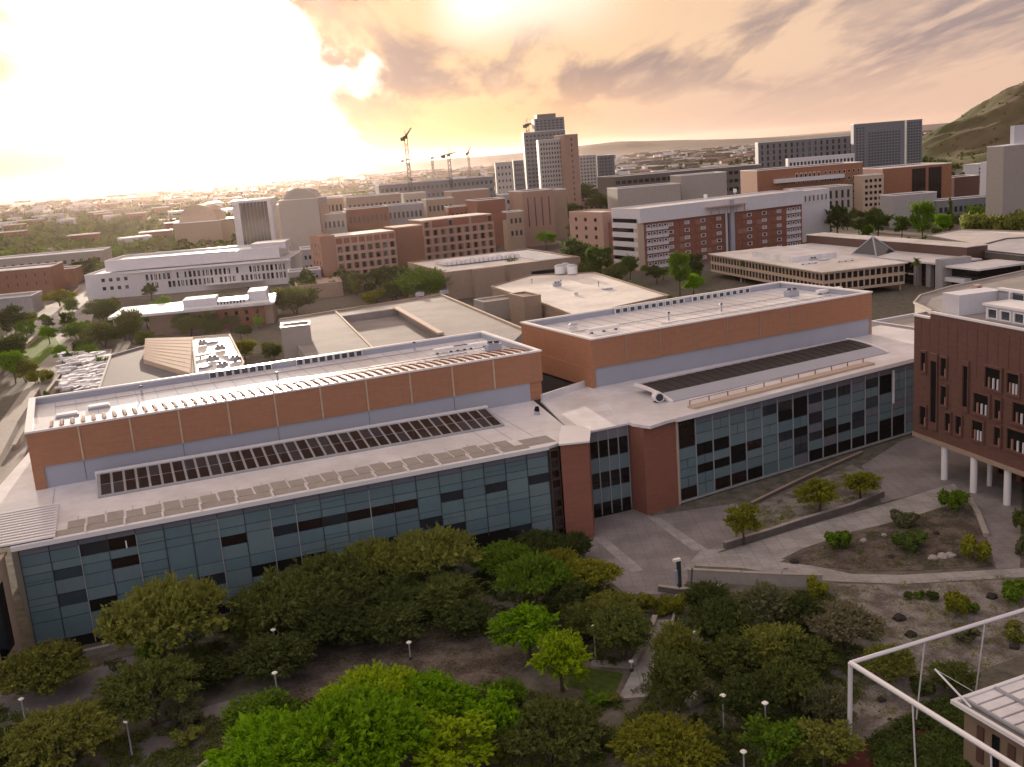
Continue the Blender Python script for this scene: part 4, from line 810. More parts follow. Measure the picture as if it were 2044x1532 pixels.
# big white and brick building
BW = thing('campus_building', 'large building with white curved top storey and red brick and white chequered front', 'building', (63, 457, 0))
fr, z, W_ = site(1272, 418, 457, 27, 1600)
mb = MB(); mb.box(fr, 0, W_, 0, 26, 0, z-6.3); mb.build('wall', 'brick_red', BW)
block(BW, fr, W_-.5, 23, z-6.29, z, 'white_wall', 'white_roof', 'white_metal', u0=.5, v0=-1.2, par=.5)
bx(BW, 'corner_pier', fr, -.5, 2.6, -.5, 3, 0, z-6.3, 'tan_light')
zt = z-7.0; nf = 6; fh = zt/nf
for j in range(nf):
    for i in range(30):
        u0 = 4+i*(W_-5)/30; wdt = (W_-5)/30
        if 15 <= i <= 16: continue
        zz = j*fh
        if i < 4 or i > 26:
            bx(BW, 'balcony_panel', fr, u0+.1, u0+wdt-.1, -.5, -.01, zz+.2, zz+1.5, 'white_wall'); win(BW, fr, u0+.5, u0+wdt-.5, zz+1.7, zz+fh-.5, 'glass_slate', 'white_wall', 0, .16)
        elif i % 3 == 1: win(BW, fr, u0+.2, u0+wdt-.2, zz+1.2, zz+fh-.7, random.choice(['glass_blue', 'glass_slate', 'glass_white', 'glass_white']), 'white_wall', 0, .14)
        elif i % 3 == 0 or (i+j) % 4 == 0: bx(BW, 'brick_bay', fr, u0+.1, u0+wdt-.1, -.35, -.01, zz+.5, zz+fh-.9, random.choice(['brick_old', 'brick_red', 'brick_pink']))
    bx(BW, 'floor_band', fr, 2.7, W_, -.2, -.0, j*fh-.01 if j else 0, j*fh+.18, 'brick_old')
um = 4+15*(W_-5)/30; bx(BW, 'stair_glass', fr, um-.8, um+.6, -.4, -.01, 0, z-1, 'glass_dark'); bx(BW, 'service_duct', fr, um+1.4, um+3.6, -1.6, -.01, 0, z-.4, 'grey_metal'); bx(BW, 'service_duct', fr, um-1.4, um-.9, -1.9, -.9, 0, z, 'white_wall')
bx(BW, 'roof_canopy', fr, um-13, um+9, -4, -1.21, z-3.0, z-2.5, 'brick_frame')
for k in range(5): bx(BW, 'canopy_post', fr, um-12+k*5, um-11.6+k*5, -3.8, -3.3, z-6.2, z-3.01, 'brick_frame')
fs = fr.left(22)
for j in range(5): bx(BW, 'white_band', fs, 2, 22, -.7, -.01, 2+j*4.2, 4.3+j*4.2, 'white_wall'); bx(BW, 'window_band', fs, 2, 21, -.12, -.01, 4.35+j*4.2, 6.15+j*4.2, 'glass_dark')
f5 = Fr(fr.pt(0, 56), fr.deg-90)
block(BW, Fr(fr.pt(-3, 24), fr.deg), 13, 30, 0, z-1.5, 'brick_frame', 'tan_roof', 'tan_light')
grid(BW, Fr(fr.pt(-3, 54), fr.deg-90), 2, 28, 4, z-3, 3, 5, .25, .4, 'glass_dark')
block(BW, fr, 34, 18, 0, z-1.6, 'white_wall', 'white_roof', 'white_metal', u0=W_+.1, v0=16); grid(BW, Fr(fr.pt(W_, 16), fr.deg), 2, 33, z-8, z-3, 11, 1, .55, .75, 'glass_slate', 'white_wall')
for k, px in enumerate((1408, 1467)):
    p = at_far(px, 385, 480 if k == 0 else 510); t2 = thing('roof_mast', ['left', 'right'][k]+' of two small white antenna boxes on the front edge of the curved white roof', 'antenna', (p[0], p[1], z)); mb = MB(); mb.tube((p[0], p[1], z), (p[0], p[1], z+2), .15); mb.build('mast', 'white_metal', t2); mb = MB(); mb.box(Fr((p[0], p[1]), 20), -.7, .7, -.5, .5, z+1.2, z+3); mb.build('box', 'white_metal', t2)
# office on stilts with rows of tall windows
OF = thing('campus_building', 'two storey office with rows of tall windows raised on thin posts', 'building', (105, 335, 0))
fr = Fr((105.5, 335.5), 14); W_ = 31; z = 9.4; DO = 84
mb = MB(); mb.box(fr, .5, W_-.5, .5, DO, 2.6, 8.9); mb.build('wall', 'black', OF)
for zz0, zz1 in ((2.2, 3.1), (5.3, 6.4), (8.5, 9.2)): mb = MB(); mb.box(fr, 0, W_, 0, DO+.5, zz0, zz1); mb.build('floor_band', 'tan_light', OF)
mb = MB(); mb.box(fr, -.8, W_+.8, -.8, DO+1, 9.201, 9.5); mb.build('roof', 'tan_roof', OF)
fl2 = fr.left(DO)
for zz0, zz1 in ((3.1, 5.3), (6.4, 8.5)):
    for k in range(15):
        u0 = k*W_/14
        if k < 14: win(OF, fr, u0+.35, u0+W_/14-.25, zz0+.02, zz1-.02, random.choice(['glass_dark', 'glass_dark', 'glass_brown', 'glass_slate']), None, .35)
        bx(OF, 'pier', fr, max(0, u0-.22), min(W_, u0+.22), 0, .48, zz0+.001, zz1-.001, 'tan_light')
    for k in range(35):
        u0 = k*DO/34
        if k < 34: win(OF, fl2, u0+.35, u0+DO/34-.25, zz0+.02, zz1-.02, random.choice(['glass_slate', 'glass_dark', 'glass_brown']), None, .35)
        bx(OF, 'pier', fl2, max(0, u0-.22), min(DO, u0+.22), 0, .48, zz0+.001, zz1-.001, 'tan_light')
for u, v in ((1, 1), (W_-1, 1), (W_/2, 1), (W_-1, 20), (1, 30), (1, 60), (W_-1, 60)): bx(OF, 'post', fr, u-.25, u+.25, v-.25, v+.25, 0, 2.199, 'tan_light')
bx(OF, 'plant_screen', fr, 6, 24, 30, 60, 9.51, 11.5, 'white_roof'); 
for nm, u, v, kd in (('left long duct', 8, 22, 2), ('square air handler', 12, 26, 0), ('right long duct', 20, 18, 2), ('flat roof light', 17, 27, 4)): rooftop_machine('roof_machine', nm+' on the flat roof of the office with tall windows', 'roof machine', fr, u, v, 9.5, kd)['group'] = 'white machines on the office roof'
# long dark banded hall and its white lower roofs
HL = thing('campus_building', 'long hall with dark fascia, white lower roof and a small glazed gable, right background', 'building', (129.6, 437, 0))
fr = Fr((130.5, 437), -71.5)
mb = MB(); mb.box(fr, 0, 100, 0, 9, 0, 7.6); mb.build('wall', 'black', HL); mb = MB(); mb.box(fr, 0, 92, 0, 9, 7.601, 12); mb.build('fascia', 'bronze', HL); bx(HL, 'roof', fr, -.2, 92.2, -.2, 9.2, 12.01, 12.3, 'tan_roof')
mb = MB(); mb.box(fr, 3, 99, -17, -.02, 8.2, 8.75); mb.build('lower_roof', 'white_roof', HL); mb = MB(); mb.box(fr, 5, 97, -14, -.03, 0, 8.19); mb.build('glazed_wall', 'glass_brown', HL)
gx = [fr.pt(52, -15), fr.pt(64, -15), fr.pt(58, -8.0)]; mb = MB(); mb.add([(*fr.pt(51, -16), 8.76), (*fr.pt(65, -16), 8.76), (*fr.pt(58, -2), 8.76), (*fr.pt(58, -12), 15.2)], [(0, 1, 3), (1, 2, 3), (2, 0, 3), (2, 1, 0)]); mb.build('gable_light', 'glass_slate', HL)
mb = MB()
for u, v in ((51, -16), (65, -16), (58, -2)): mb.tube((*fr.pt(u, v), 8.8), (*fr.pt(58, -12), 15.3), .3)
mb.tube((*fr.pt(51, -16), 8.9), (*fr.pt(65, -16), 8.9), .3); mb.build('gable_frame', 'grey_metal', HL)
for k, uu in enumerate((84, 90, 96.5)): bx(HL, 'pillar', fr, uu, uu+2.2, -15.5, -14.01, 0, 8.19, 'grey_wall')
for k in range(3): bx(HL, 'window', fr, 70+k*5, 73.5+k*5, -14.15, -14.02, 4, 7.4, 'glass_dark'); bx(HL, 'sill', fr, 70+k*5, 73.6+k*5, -14.6, -14.02, 3.4, 3.9, 'white_wall')
fr2 = Fr(fr.pt(99.5, -20), -71.5); mb = MB(); mb.box(fr2, 0, 3.2, 0, 12, 0, 10.6); mb.build('tower_pier', 'grey_wall', HL); mb = MB(); mb.box(fr2, 3.21, 16, 4, 20, 0, 8.0); mb.build('end_wall', 'glass_dark', HL); bx(HL, 'end_roof', fr2, 3.3, 18, 1, 22, 8.01, 8.6, 'white_roof'); bx(HL, 'balcony', fr2, 3.3, 12, 1, 3.9, 3.5, 4.8, 'white_wall')
poly('flat cream roofed pavilion with a small dome light behind the dark banded hall', [(1852, 472), (1918, 460), (2044, 464), (2140, 478), (2140, 500), (1940, 488)], 9, 'beige', 'tan_roof', ov=0)
poly('low building with white roof and dark eaves at right edge behind the grey hall', [(1932, 498), (2010, 478), (2150, 470), (2200, 540), (2060, 512)], 10, 'concrete_dark', 'white_roof')
poly('grey roofed curved hall directly behind the brick block at right edge', [(1826, 606), (1838, 592), (1900, 574), (2044, 543), (2200, 520), (2260, 640), (1970, 640), (1862, 622)], 12, 'beige', 'grey_roof')
o = thing('dark_cube_vent', 'small brown hooded roof hatch on the grey curved hall roof', 'roof hatch', (*at(1950, 588, 12), 12)); p = at(1950, 588, 12); mb = MB(); mb.box(Fr(p, 20), -.9, .9, -.8, .8, 12, 14.4); mb.build('housing', 'tan_light', o); mb = MB(); mb.box(Fr(p, 20), -.5, .5, -.9, -.81, 12.2, 14); mb.build('opening', 'brick_dark', o); o.name = 'roof_hatch'
t, fr, z, W_ = simple('low white deck with a row of slatted bays between right laboratory and brick block', 1738, 642, 232, -66, 1830, 20, 'white_wall', 'concrete', 'white_metal', name='parking_deck', cat='parking deck', gm='glass_slate', wins=(.45, .95, 7, 1), wf=.75, hf=.8)
# -------------------- farther buildings
def far(label, x, y, Y, deg, xr, D, wall, roof='tan_roof', nc=0, nr=0, wf=.5, hf=.45, gm='glass_slate', side=0, grp=None, fm=None, cop='white_metal', name='distant_building', stripes=0):
    fr, z, W = site(x, y, Y, deg, xr); t = thing(name, label, 'building', (*fr.o, 0), grp)
    block(t, fr, W, D, 0, z, wall, roof, cop, .6, th=.5, cop=.4)
    zb = z*.12 if nr > 3 else z*.3
    if nc: grid(t, fr, 1, W-1, zb, z-1.5, nc, nr, wf, hf, gm, fm)
    if side: grid(t, fr.left(D), 1, D-1, zb, z-1.5, side, nr, wf, hf, gm, fm)
    for k in range(stripes): u0 = W*(k+.5)/stripes; bx(t, 'fin', fr, u0-.4, u0+.4, -.6, -.05, 1, z-.5, wall)
    return t, fr, z, W
t, fr, z, W = far('tall grey white ribbed tower slab in front of the dark high rise', 1074, 281, 800, 4, 1128, 14, 'tower_white', 'tan_roof', 9, 16, .5, .5, 'glass_slate', stripes=10)
far('tall plain tan brick tower slab right of the ribbed slab', 1126, 270, 790, 14, 1153, 26, 'tower_brick', 'tan_roof', 1, 14, .12, .5, 'glass_slate')
t, fr, z, W = far('dark grey high rise under construction behind the ribbed tower', 1045, 266, 900, 4, 1128, 14, 'tower_grey', 'tan_roof', 10, 18, .6, .45, 'glass_slate')
zt = at_far(1070, 238, 905)[2]; block(t, fr, W*.72, 22, z+.5, zt, 'tower_grey', 'tan_roof', 'tower_grey', u0=W*.28, v0=2); grid(t, fr, W*.3, W-1, z+1, zt-1, 7, 4, .6, .45, 'glass_slate', None, 1.98); block(t, fr, W*.45, 16, zt+.5, zt+3.5, 'tower_grey', 'tan_roof', 'tower_grey', u0=W*.36, v0=4)
far('pale plain block left of the dark high rise', 988, 326, 850, 4, 1022, 8, 'tower_white', 'tan_roof', 4, 8, .4, .4); far('short grey office block just left of the dark high rise', 1024, 322, 900, 4, 1044, 8, 'tower_grey', 'tan_roof', 4, 10, .5, .4)
far('pale glass tower right of the tan slab', 1154, 312, 1050, 6, 1190, 24, 'tower_white', 'tan_roof', 5, 12, .6, .5, 'glass_blue', stripes=6); far('dark blue glass tower right of the pale glass tower', 1191, 312, 1080, 8, 1226, 26, 'tower_grey', 'tan_roof', 5, 12, .75, .6, 'glass_blue', stripes=4)
far('long low dark parking building below the pale glass towers', 1225, 354, 850, 14, 1520, 40, 'concrete_dark', 'tan_roof', 26, 3, .7, .4, 'black')
far('wide purplish stadium block with ribbed walls left of the grey hotel', 1513, 286, 1180, 3, 1706, 12, 'tower_grey', 'tan_roof', 16, 6, .35, .7, 'glass_brown', stripes=18); far('long white arcaded block in front of the stadium', 1573, 318, 1080, 3, 1706, 8, 'white_wall', 'tan_roof', 18, 2, .6, .5, 'glass_slate')
t, fr, z, W = far('tall wide grey hotel slab with blue glass centre', 1704, 249, 1100, 3, 1806, 8, 'tower_grey', 'tan_roof', 0, 0); grid(t, fr, W*.28, W*.92, 8, z-9, 11, 14, .7, .6, 'glass_blue'); grid(t, fr, 2, W*.22, 8, z-3, 3, 16, .5, .5, 'glass_slate')
far('tall narrow blue grey tower at the right end of the hotel slab', 1810, 241, 1110, 8, 1841, 26, 'tower_grey', 'tan_roof', 5, 17, .7, .6, 'glass_blue', cop='tower_grey')
t, fr, z, W = far('long terracotta building with glazed corner and bright flat roof, right background', 1511, 342, 690, 8, 1722, 30, 'terracotta', 'white_roof', 0, 0); grid(t, fr, W*.62, W*.98, z*.2, z*.92, 8, 5, .55, .5, 'glass_dark', 'tan_light'); grid(t, fr, W*.35, W*.6, z*.65, z*.92, 6, 1, .6, .8, 'glass_brown', 'tan_light'); bx(t, 'white_band', fr, W*.15, W*.8, -4, -.01, z*.72, z*.80, 'white_wall')
t, fr, z, W = far('terracotta end block with two tall dark glass bays under a bright roof', 1762, 338, 700, 8, 1900, 40, 'terracotta', 'white_roof', 0, 0)
for a, b in ((.42, .62), (.66, .85)): 
    n_ = 4
    for k in range(n_): bx(t, 'glass_bay', fr, W*(a+(b-a)*k/n_)+.1, W*(a+(b-a)*(k+1)/n_)-.1, -.3, -.01, 2, z-1.5, 'glass_brown')
far('beige framed window block lit by the sun at the corner of the terracotta building', 1722, 352, 680, 8, 1764, 12, 'tan_light', 'white_roof', 4, 5, .6, .5, 'glass_dark')
far('pale building with tall window strips behind the large chequered front building', 1590, 380, 640, 8, 1702, 20, 'beige', 'tan_roof', 9, 2, .4, .75, 'glass_slate')
far('dark narrow brick annex right of the terracotta end block', 1905, 355, 720, 8, 1955, 20, 'brick_dark', 'tan_roof')
t, fr, z, W = far('tall plain beige tower at the right edge of the picture', 2004, 293, 480, 27, 2110, 9, 'beige', 'white_roof'); bx(t, 'rooftop_sign', fr, W*.25, W*.6, 2, 4, z+.45, z+9, 'white_wall')
far('white open parking ramp beside the plain beige tower', 1974, 325, 640, 27, 2004, 6, 'white_wall', 'tan_roof', 1, 3, .95, .4, 'black')
far('low grey wall like warehouse in front of the terracotta building', 1782, 392, 560, 8, 1870, 14, 'grey_wall', 'grey_roof'); far('low grey shed with curved front left of the beige tower', 1870, 402, 560, 6, 1996, 12, 'tower_grey', 'grey_roof', 12, 1, .6, .4)
far('square pale concrete block behind the curved white roof', 1359, 352, 640, 10, 1450, 20, 'beige', 'tan_roof'); far('low cream roofed shed left of the square concrete block', 1232, 378, 620, 10, 1358, 22, 'beige', 'tan_roof')
# dome topped tower, glass box and neighbours
t, fr, z, W = far('plain tan tower with rounded top at left of centre', 555, 402, 620, -6, 634, 20, 'beige', 'tan_light')
mb = MB(); n_ = 10
for i in range(n_):
    a0, a1 = math.pi*i/n_, math.pi*(i+1)/n_; r = W/2*.8; c0 = W/2
    q = lambda a: (c0-r*math.cos(a), z+.45+r*.62*math.sin(a)); (ua, za), (ub, zb) = q(a0), q(a1)
    mb.add([(*fr.pt(ua, 3), z+.44), (*fr.pt(ub, 3), z+.44), (*fr.pt(ub, 3), zb), (*fr.pt(ua, 3), za), (*fr.pt(ua, 17), z+.44), (*fr.pt(ub, 17), z+.44), (*fr.pt(ub, 17), zb), (*fr.pt(ua, 17), za)], [(0, 1, 2, 3), (7, 6, 5, 4), (3, 2, 6, 7)])
mb.build('rounded_top', 'beige', t); bx(t, 'side_fin', fr, -2.5, -.1, 2, 16, 0, z-2, 'copper_strip'); bx(t, 'side_fin', fr, W+.1, W+2, 2, 16, 0, z-4, 'tan_wall')
t, fr, z, W = far('boxy white framed building with dark blue glass front left of the rounded tower', 462, 403, 700, 4, 540, 26, 'white_wall', 'tan_light', 0, 0)
for k in range(8): bx(t, 'glass_bay', fr, W*.18+k*W*.09, W*.18+(k+1)*W*.09-.15, -.25, -.01, 1, z-1.5, 'glass_slate')
t, fr, z, W = far('low domed arena with pale curved roof behind the white building', 345, 448, 820, 0, 440, 40, 'tan_wall', 'tan_light')
mb = MB(); n_ = 14
for i in range(n_):
    a0, a1 = math.pi*i/n_, math.pi*(i+1)/n_; r = W*.40; c0 = W/2; q = lambda a: (c0-r*math.cos(a), z+.45+13*math.sin(a)); (ua, za), (ub, zb) = q(a0), q(a1)
    mb.add([(*fr.pt(ua, 4), z+.44), (*fr.pt(ub, 4), z+.44), (*fr.pt(ub, 4), zb), (*fr.pt(ua, 4), za), (*fr.pt(ua, 34), z+.44), (*fr.pt(ub, 34), z+.44), (*fr.pt(ub, 34), zb), (*fr.pt(ua, 34), za)], [(0, 1, 2, 3), (7, 6, 5, 4), (3, 2, 6, 7)])
mb.build('curved_roof', 'tan_light', t)
far('reddish brick block with blank walls behind the window grid building', 950, 402, 640, 16, 1008, 26, 'brick_red', 'tan_roof', 1, 1, .1, .3)
far('pale square block behind the reddish brick block', 901, 384, 760, 16, 975, 24, 'tower_brick', 'tan_roof'); far('tan brick block with tall narrow recesses left of the dark trees', 1042, 384, 620, 16, 1104, 28, 'tower_brick', 'tan_roof', 4, 1, .15, .8, 'glass_brown'); far('low part of tan brick block with light coping', 1098, 381, 660, 16, 1130, 20, 'tan_wall', 'tan_roof')
far('grey low block between the two brick blocks', 1006, 390, 700, 16, 1044, 20, 'grey_wall', 'white_roof', 3, 3, .5, .4)
for i, (x, y, Y, xr, D_, wl, lb) in enumerate([(640, 398, 760, 685, 30, 'tan_wall', 'sunlit tan block just right of the rounded tower'), (690, 396, 720, 800, 26, 'tan_wall', 'long tan block with bright roof right of the rounded tower'), (805, 388, 800, 850, 22, 'beige', 'small pale block with bright roof below the thin crane'), (690, 420, 640, 775, 22, 'brick_old', 'brown block with bright roof edge behind the window grid building'), (770, 412, 660, 845, 22, 'grey_wall', 'glassy grey block behind the middle of the window grid building'), (850, 400, 720, 905, 20, 'tan_wall', 'tan low block left of the pale square block'), (640, 430, 620, 690, 22, 'beige', 'pale block above the left end of the window grid building'), (600, 500, 520, 652, 20, 'grey_wall', 'pale grey block left of the window grid building'), (575, 545, 470, 640, 14, 'grey_wall', 'low grey block below the rounded tower'), (895, 415, 660, 945, 16, 'brick_red', 'red brick low block with white sloping roof'), (1012, 425, 600, 1045, 14, 'tan_wall', 'tan block with one large lit window'), (756, 371, 1000, 985, 40, 'tower_grey', 'long hazy grey parking block beneath the construction cranes')]):
    far(lb, x, y, Y, 12, xr, D_, wl, random.choice(['white_roof', 'tan_roof']), max(2, int((xr-x)/9)), 2 if i != 11 else 4, .5, .4)
far('long brown brick building with pale roof at the left edge', -60, 548, 556, 10, 100, 30, 'brick_old', 'white_roof', 8, 2, .12, .4); far('small brown brick block behind the trees at the left edge', 105, 540, 600, 10, 150, 18, 'brick_old', 'white_roof'); far('low flat white roofed block in front of the left brown brick building', -60, 603, 470, 10, 62, 20, 'grey_wall', 'concrete')
far('long low white roofed shed behind the left brown brick building', -40, 522, 680, 10, 205, 30, 'beige', 'white_roof', 14, 1, .4, .3)
# small distant blocks
DB = ['beige', 'tan_wall', 'tower_grey', 'tower_brick', 'white_wall', 'brick_old', 'tan_light', 'grey_wall']
protos_db = []
for k in range(6):
    f0 = Fr((0, 0), 0); mb = MB(); wd, dp, hh = random.uniform(18, 50), random.uniform(14, 26), random.uniform(5, 13)
    mb.box(f0, -wd/2, wd/2, 0, dp, 0, hh-.8); me = bpy.data.meshes.new('house_wall'); me.from_pydata(mb.v, [], mb.f); me.materials.append(M[DB[k % 8]])
    m2_ = MB(); m2_.box(f0, -wd/2-.4, wd/2+.4, -.4, dp+.4, hh-.79, hh); mr2 = bpy.data.meshes.new('house_roof'); mr2.from_pydata(m2_.v, [], m2_.f); mr2.materials.append(M['tan_roof' if k % 2 else 'white_roof'])
    m3 = MB()
    for i in range(int(wd/5)):
        for j in range(max(1, int(hh/4))): m3.box(f0, -wd/2+1.5+i*5, -wd/2+4+i*5, -.1, -.01, 1.2+j*3.6, 3.0+j*3.6)
    mw2 = bpy.data.meshes.new('house_windows'); mw2.from_pydata(m3.v, [], m3.f); mw2.materials.append(M['glass_slate']); protos_db.append((me, mr2, mw2))
occupied = []
for (zone, n_) in (((-.46, .5, 640, 1100), 90), ((-.5, .55, 1100, 2000), 130)):
    for _ in range(n_):
        Y = random.uniform(zone[2], zone[3]); X = Y*random.uniform(zone[0], zone[1])
        if X > 500 and Y > 1000: continue
        if X/Y < -.1 and Y < 900: continue
        if any(abs(X-a) < 45 and abs(Y-b) < 32 for a, b in occupied): continue
        if Y < 1150 and -70 < X < 470 and any(abs(o.location.x-X) < 70 and abs(o.location.y-Y) < 50 for o in COL.objects if o.parent is None and o.type == 'EMPTY'): continue
        occupied.append((X, Y)); a, b, c_ = random.choice(protos_db)
        t = thing('distant_block', 'small flat roofed block among trees in the hazy distant city', 'building', (X, Y, 0), 'small blocks of the distant city', R(random.uniform(5, 30)))
        for me, nm in ((a, 'wall'), (b, 'roof'), (c_, 'window_row')): o = bpy.data.objects.new(nm, me); COL.objects.link(o); o.parent = t; o.update_tag() if nm != 'window_row' else o.__setitem__('kind', 'stuff')
# far carpet of city beyond
V = []; Fq = []
def carpet(n_, y0, y1, hmin, hmax, seed):
    r = np.random.default_rng(seed); mb = MB()
    for _ in range(n_):
        Y = y0*(y1/y0)**r.random(); X = Y*r.uniform(-.62, .62)
        if (X > 450 and Y < 2300) or (X/Y < -.12 and r.random() < .6): continue
        f0 = Fr((X, Y), r.uniform(0, 40)); a = r.uniform(8, 30)*(Y/2500)**.5; mb.box(f0, -a, a, -9, 9, 0, r.uniform(hmin, hmax))
    return mb
for k, mt_ in enumerate(['city_dark', 'white_wall', 'tower_brick', 'city_dark']):
    o = carpet(520, 2000, 6500, 4, 11, 10+k).build('distant_city', mt_); o['kind'] = 'stuff'
# construction cranes
def crane(label, px, py, Y, h_jib, ang, jib, cj, col='copper_strip'):
    X, Y, zt = at_far(px, py, Y); t = thing('tower_crane', label, 'crane', (X, Y, 0)); s = 1.3
    mb = MB()
    for a, b in ((-s, -s), (s, -s), (s, s), (-s, s)): mb.tube((X+a, Y+b, 0), (X+a, Y+b, zt-4), .3, .3, 4)
    k = 0; zz = 0
    while zz < zt-8: mb.tube((X-s, Y-s, zz), (X+s, Y-s, zz+4), .3, .3, 4); mb.tube((X+s, Y+s, zz), (X-s, Y+s, zz+4), .3, .3, 4); zz += 4
    mb.build('mast', 'mullion', t); mb = MB(); mb.box(Fr((X, Y), 0), -1.6, 1.6, -1.6, 1.6, zt-4, zt-1.5); mb.build('cab', 'mullion', t)
    c, s_ = math.cos(R(ang)), math.sin(R(ang)); e1 = (X+c*jib, Y+20*0, zt-2+s_*jib); e2 = (X-c*cj, Y, zt-2-s_*cj*.2)
    mb = MB(); mb.tube((X, Y, zt-2), e1, 1.1, .5, 4); mb.build('jib', 'mullion', t); mb = MB(); mb.tube((X, Y, zt-2), e2, .7, .7, 4); mb.box(Fr((e2[0], Y), 0), -2, 2, -1, 1, e2[2]-3, e2[2]); mb.build('counter_jib', 'mullion', t)
    mb = MB(); mb.tube((X, Y, zt-2), (X, Y, zt+3), .4, .2, 4); mb.tube((X, Y, zt+3), e1, .12, .12, 4); mb.tube((X, Y, zt+3), e2, .12, .12, 4); mb.build('tie', 'mullion', t)
crane('tall thin tower crane with raised jib standing alone against the orange sky', 809, 268, 900, 0, 50, 9, 4)
crane('shorter tower crane right of the tall thin one', 895, 304, 950, 0, 12, 7, 5)
crane('distant crane with long level jib above the hazy parking block', 862, 312, 1400, 0, 2, 16, 40); crane('small crane beside the dark high rise roof', 1052, 244, 930, 0, 3, 10, 2)
crane('small leaning crane on the skyline left of the pale block', 934, 302, 1500, 0, 60, 9, 4)
# walkway and walls on the left
flat('service_road', [(-90, 1010), (-40, 900), (60, 760), (110, 660), (168, 590), (200, 592), (180, 650), (150, 720), (100, 800), (60, 880), (30, 960), (0, 1060)], .014, 'concrete')
flat('service_road', [(55, 625), (150, 590), (160, 560), (190, 570), (170, 610), (120, 680), (80, 700)], .02, 'paver_light')
flat('lawn', [(40, 690), (95, 650), (120, 690), (60, 745)], .024, 'leaf_green')
wall_line('garden_wall', [(0, 745), (40, 705), (82, 668)], 1.6, 1.2, 'tan_light', 'sloping pale retaining wall beside the dark trees at the left edge')
wall_line('garden_wall', [(-20, 960), (30, 860), (75, 790)], 2.2, 1.6, 'concrete', 'long pale ramp wall running past the left end of the laboratory')
wall_line('garden_wall', [(122, 620), (140, 598), (158, 580)], 1.6, .9, 'tan_light', 'pale wall at the head of the service road beside the long white building')
wall_line('garden_wall', [(30, 900), (88, 800), (150, 716)], 1.4, .7, 'tan_light', 'thin tan wall beside the white roofing scraps and the lime bush')
# ------------------------------------------------------------------ haze
hz = bpy.data.meshes.new('haze'); q_ = 25900.0
hz.from_pydata([(-q_, -q_, -1.2), (q_, -q_, -1.2), (q_, q_, -1.2), (-q_, q_, -1.2), (-q_, -q_, 185), (q_, -q_, 185), (q_, q_, 185), (-q_, q_, 185)], [], CF)
hm = bpy.data.materials.new('haze'); hm.use_nodes = True; t_ = hm.node_tree; t_.nodes.remove(t_.nodes['Principled BSDF']); pv = t_.nodes.new('ShaderNodeVolumePrincipled')
pv.inputs['Color'].default_value = (1.0, .80, .70, 1); pv.inputs['Density'].default_value = .000011; pv.inputs['Anisotropy'].default_value = .82; t_.links.new(pv.outputs[0], t_.nodes['Material Output'].inputs['Volume'])
hz.materials.append(hm); ho = bpy.data.objects.new('haze', hz); COL.objects.link(ho); ho['kind'] = 'stuff'
for o_ in COL.objects:
    if o_.name == 'ground': o_.scale = (.99, .99, 1)
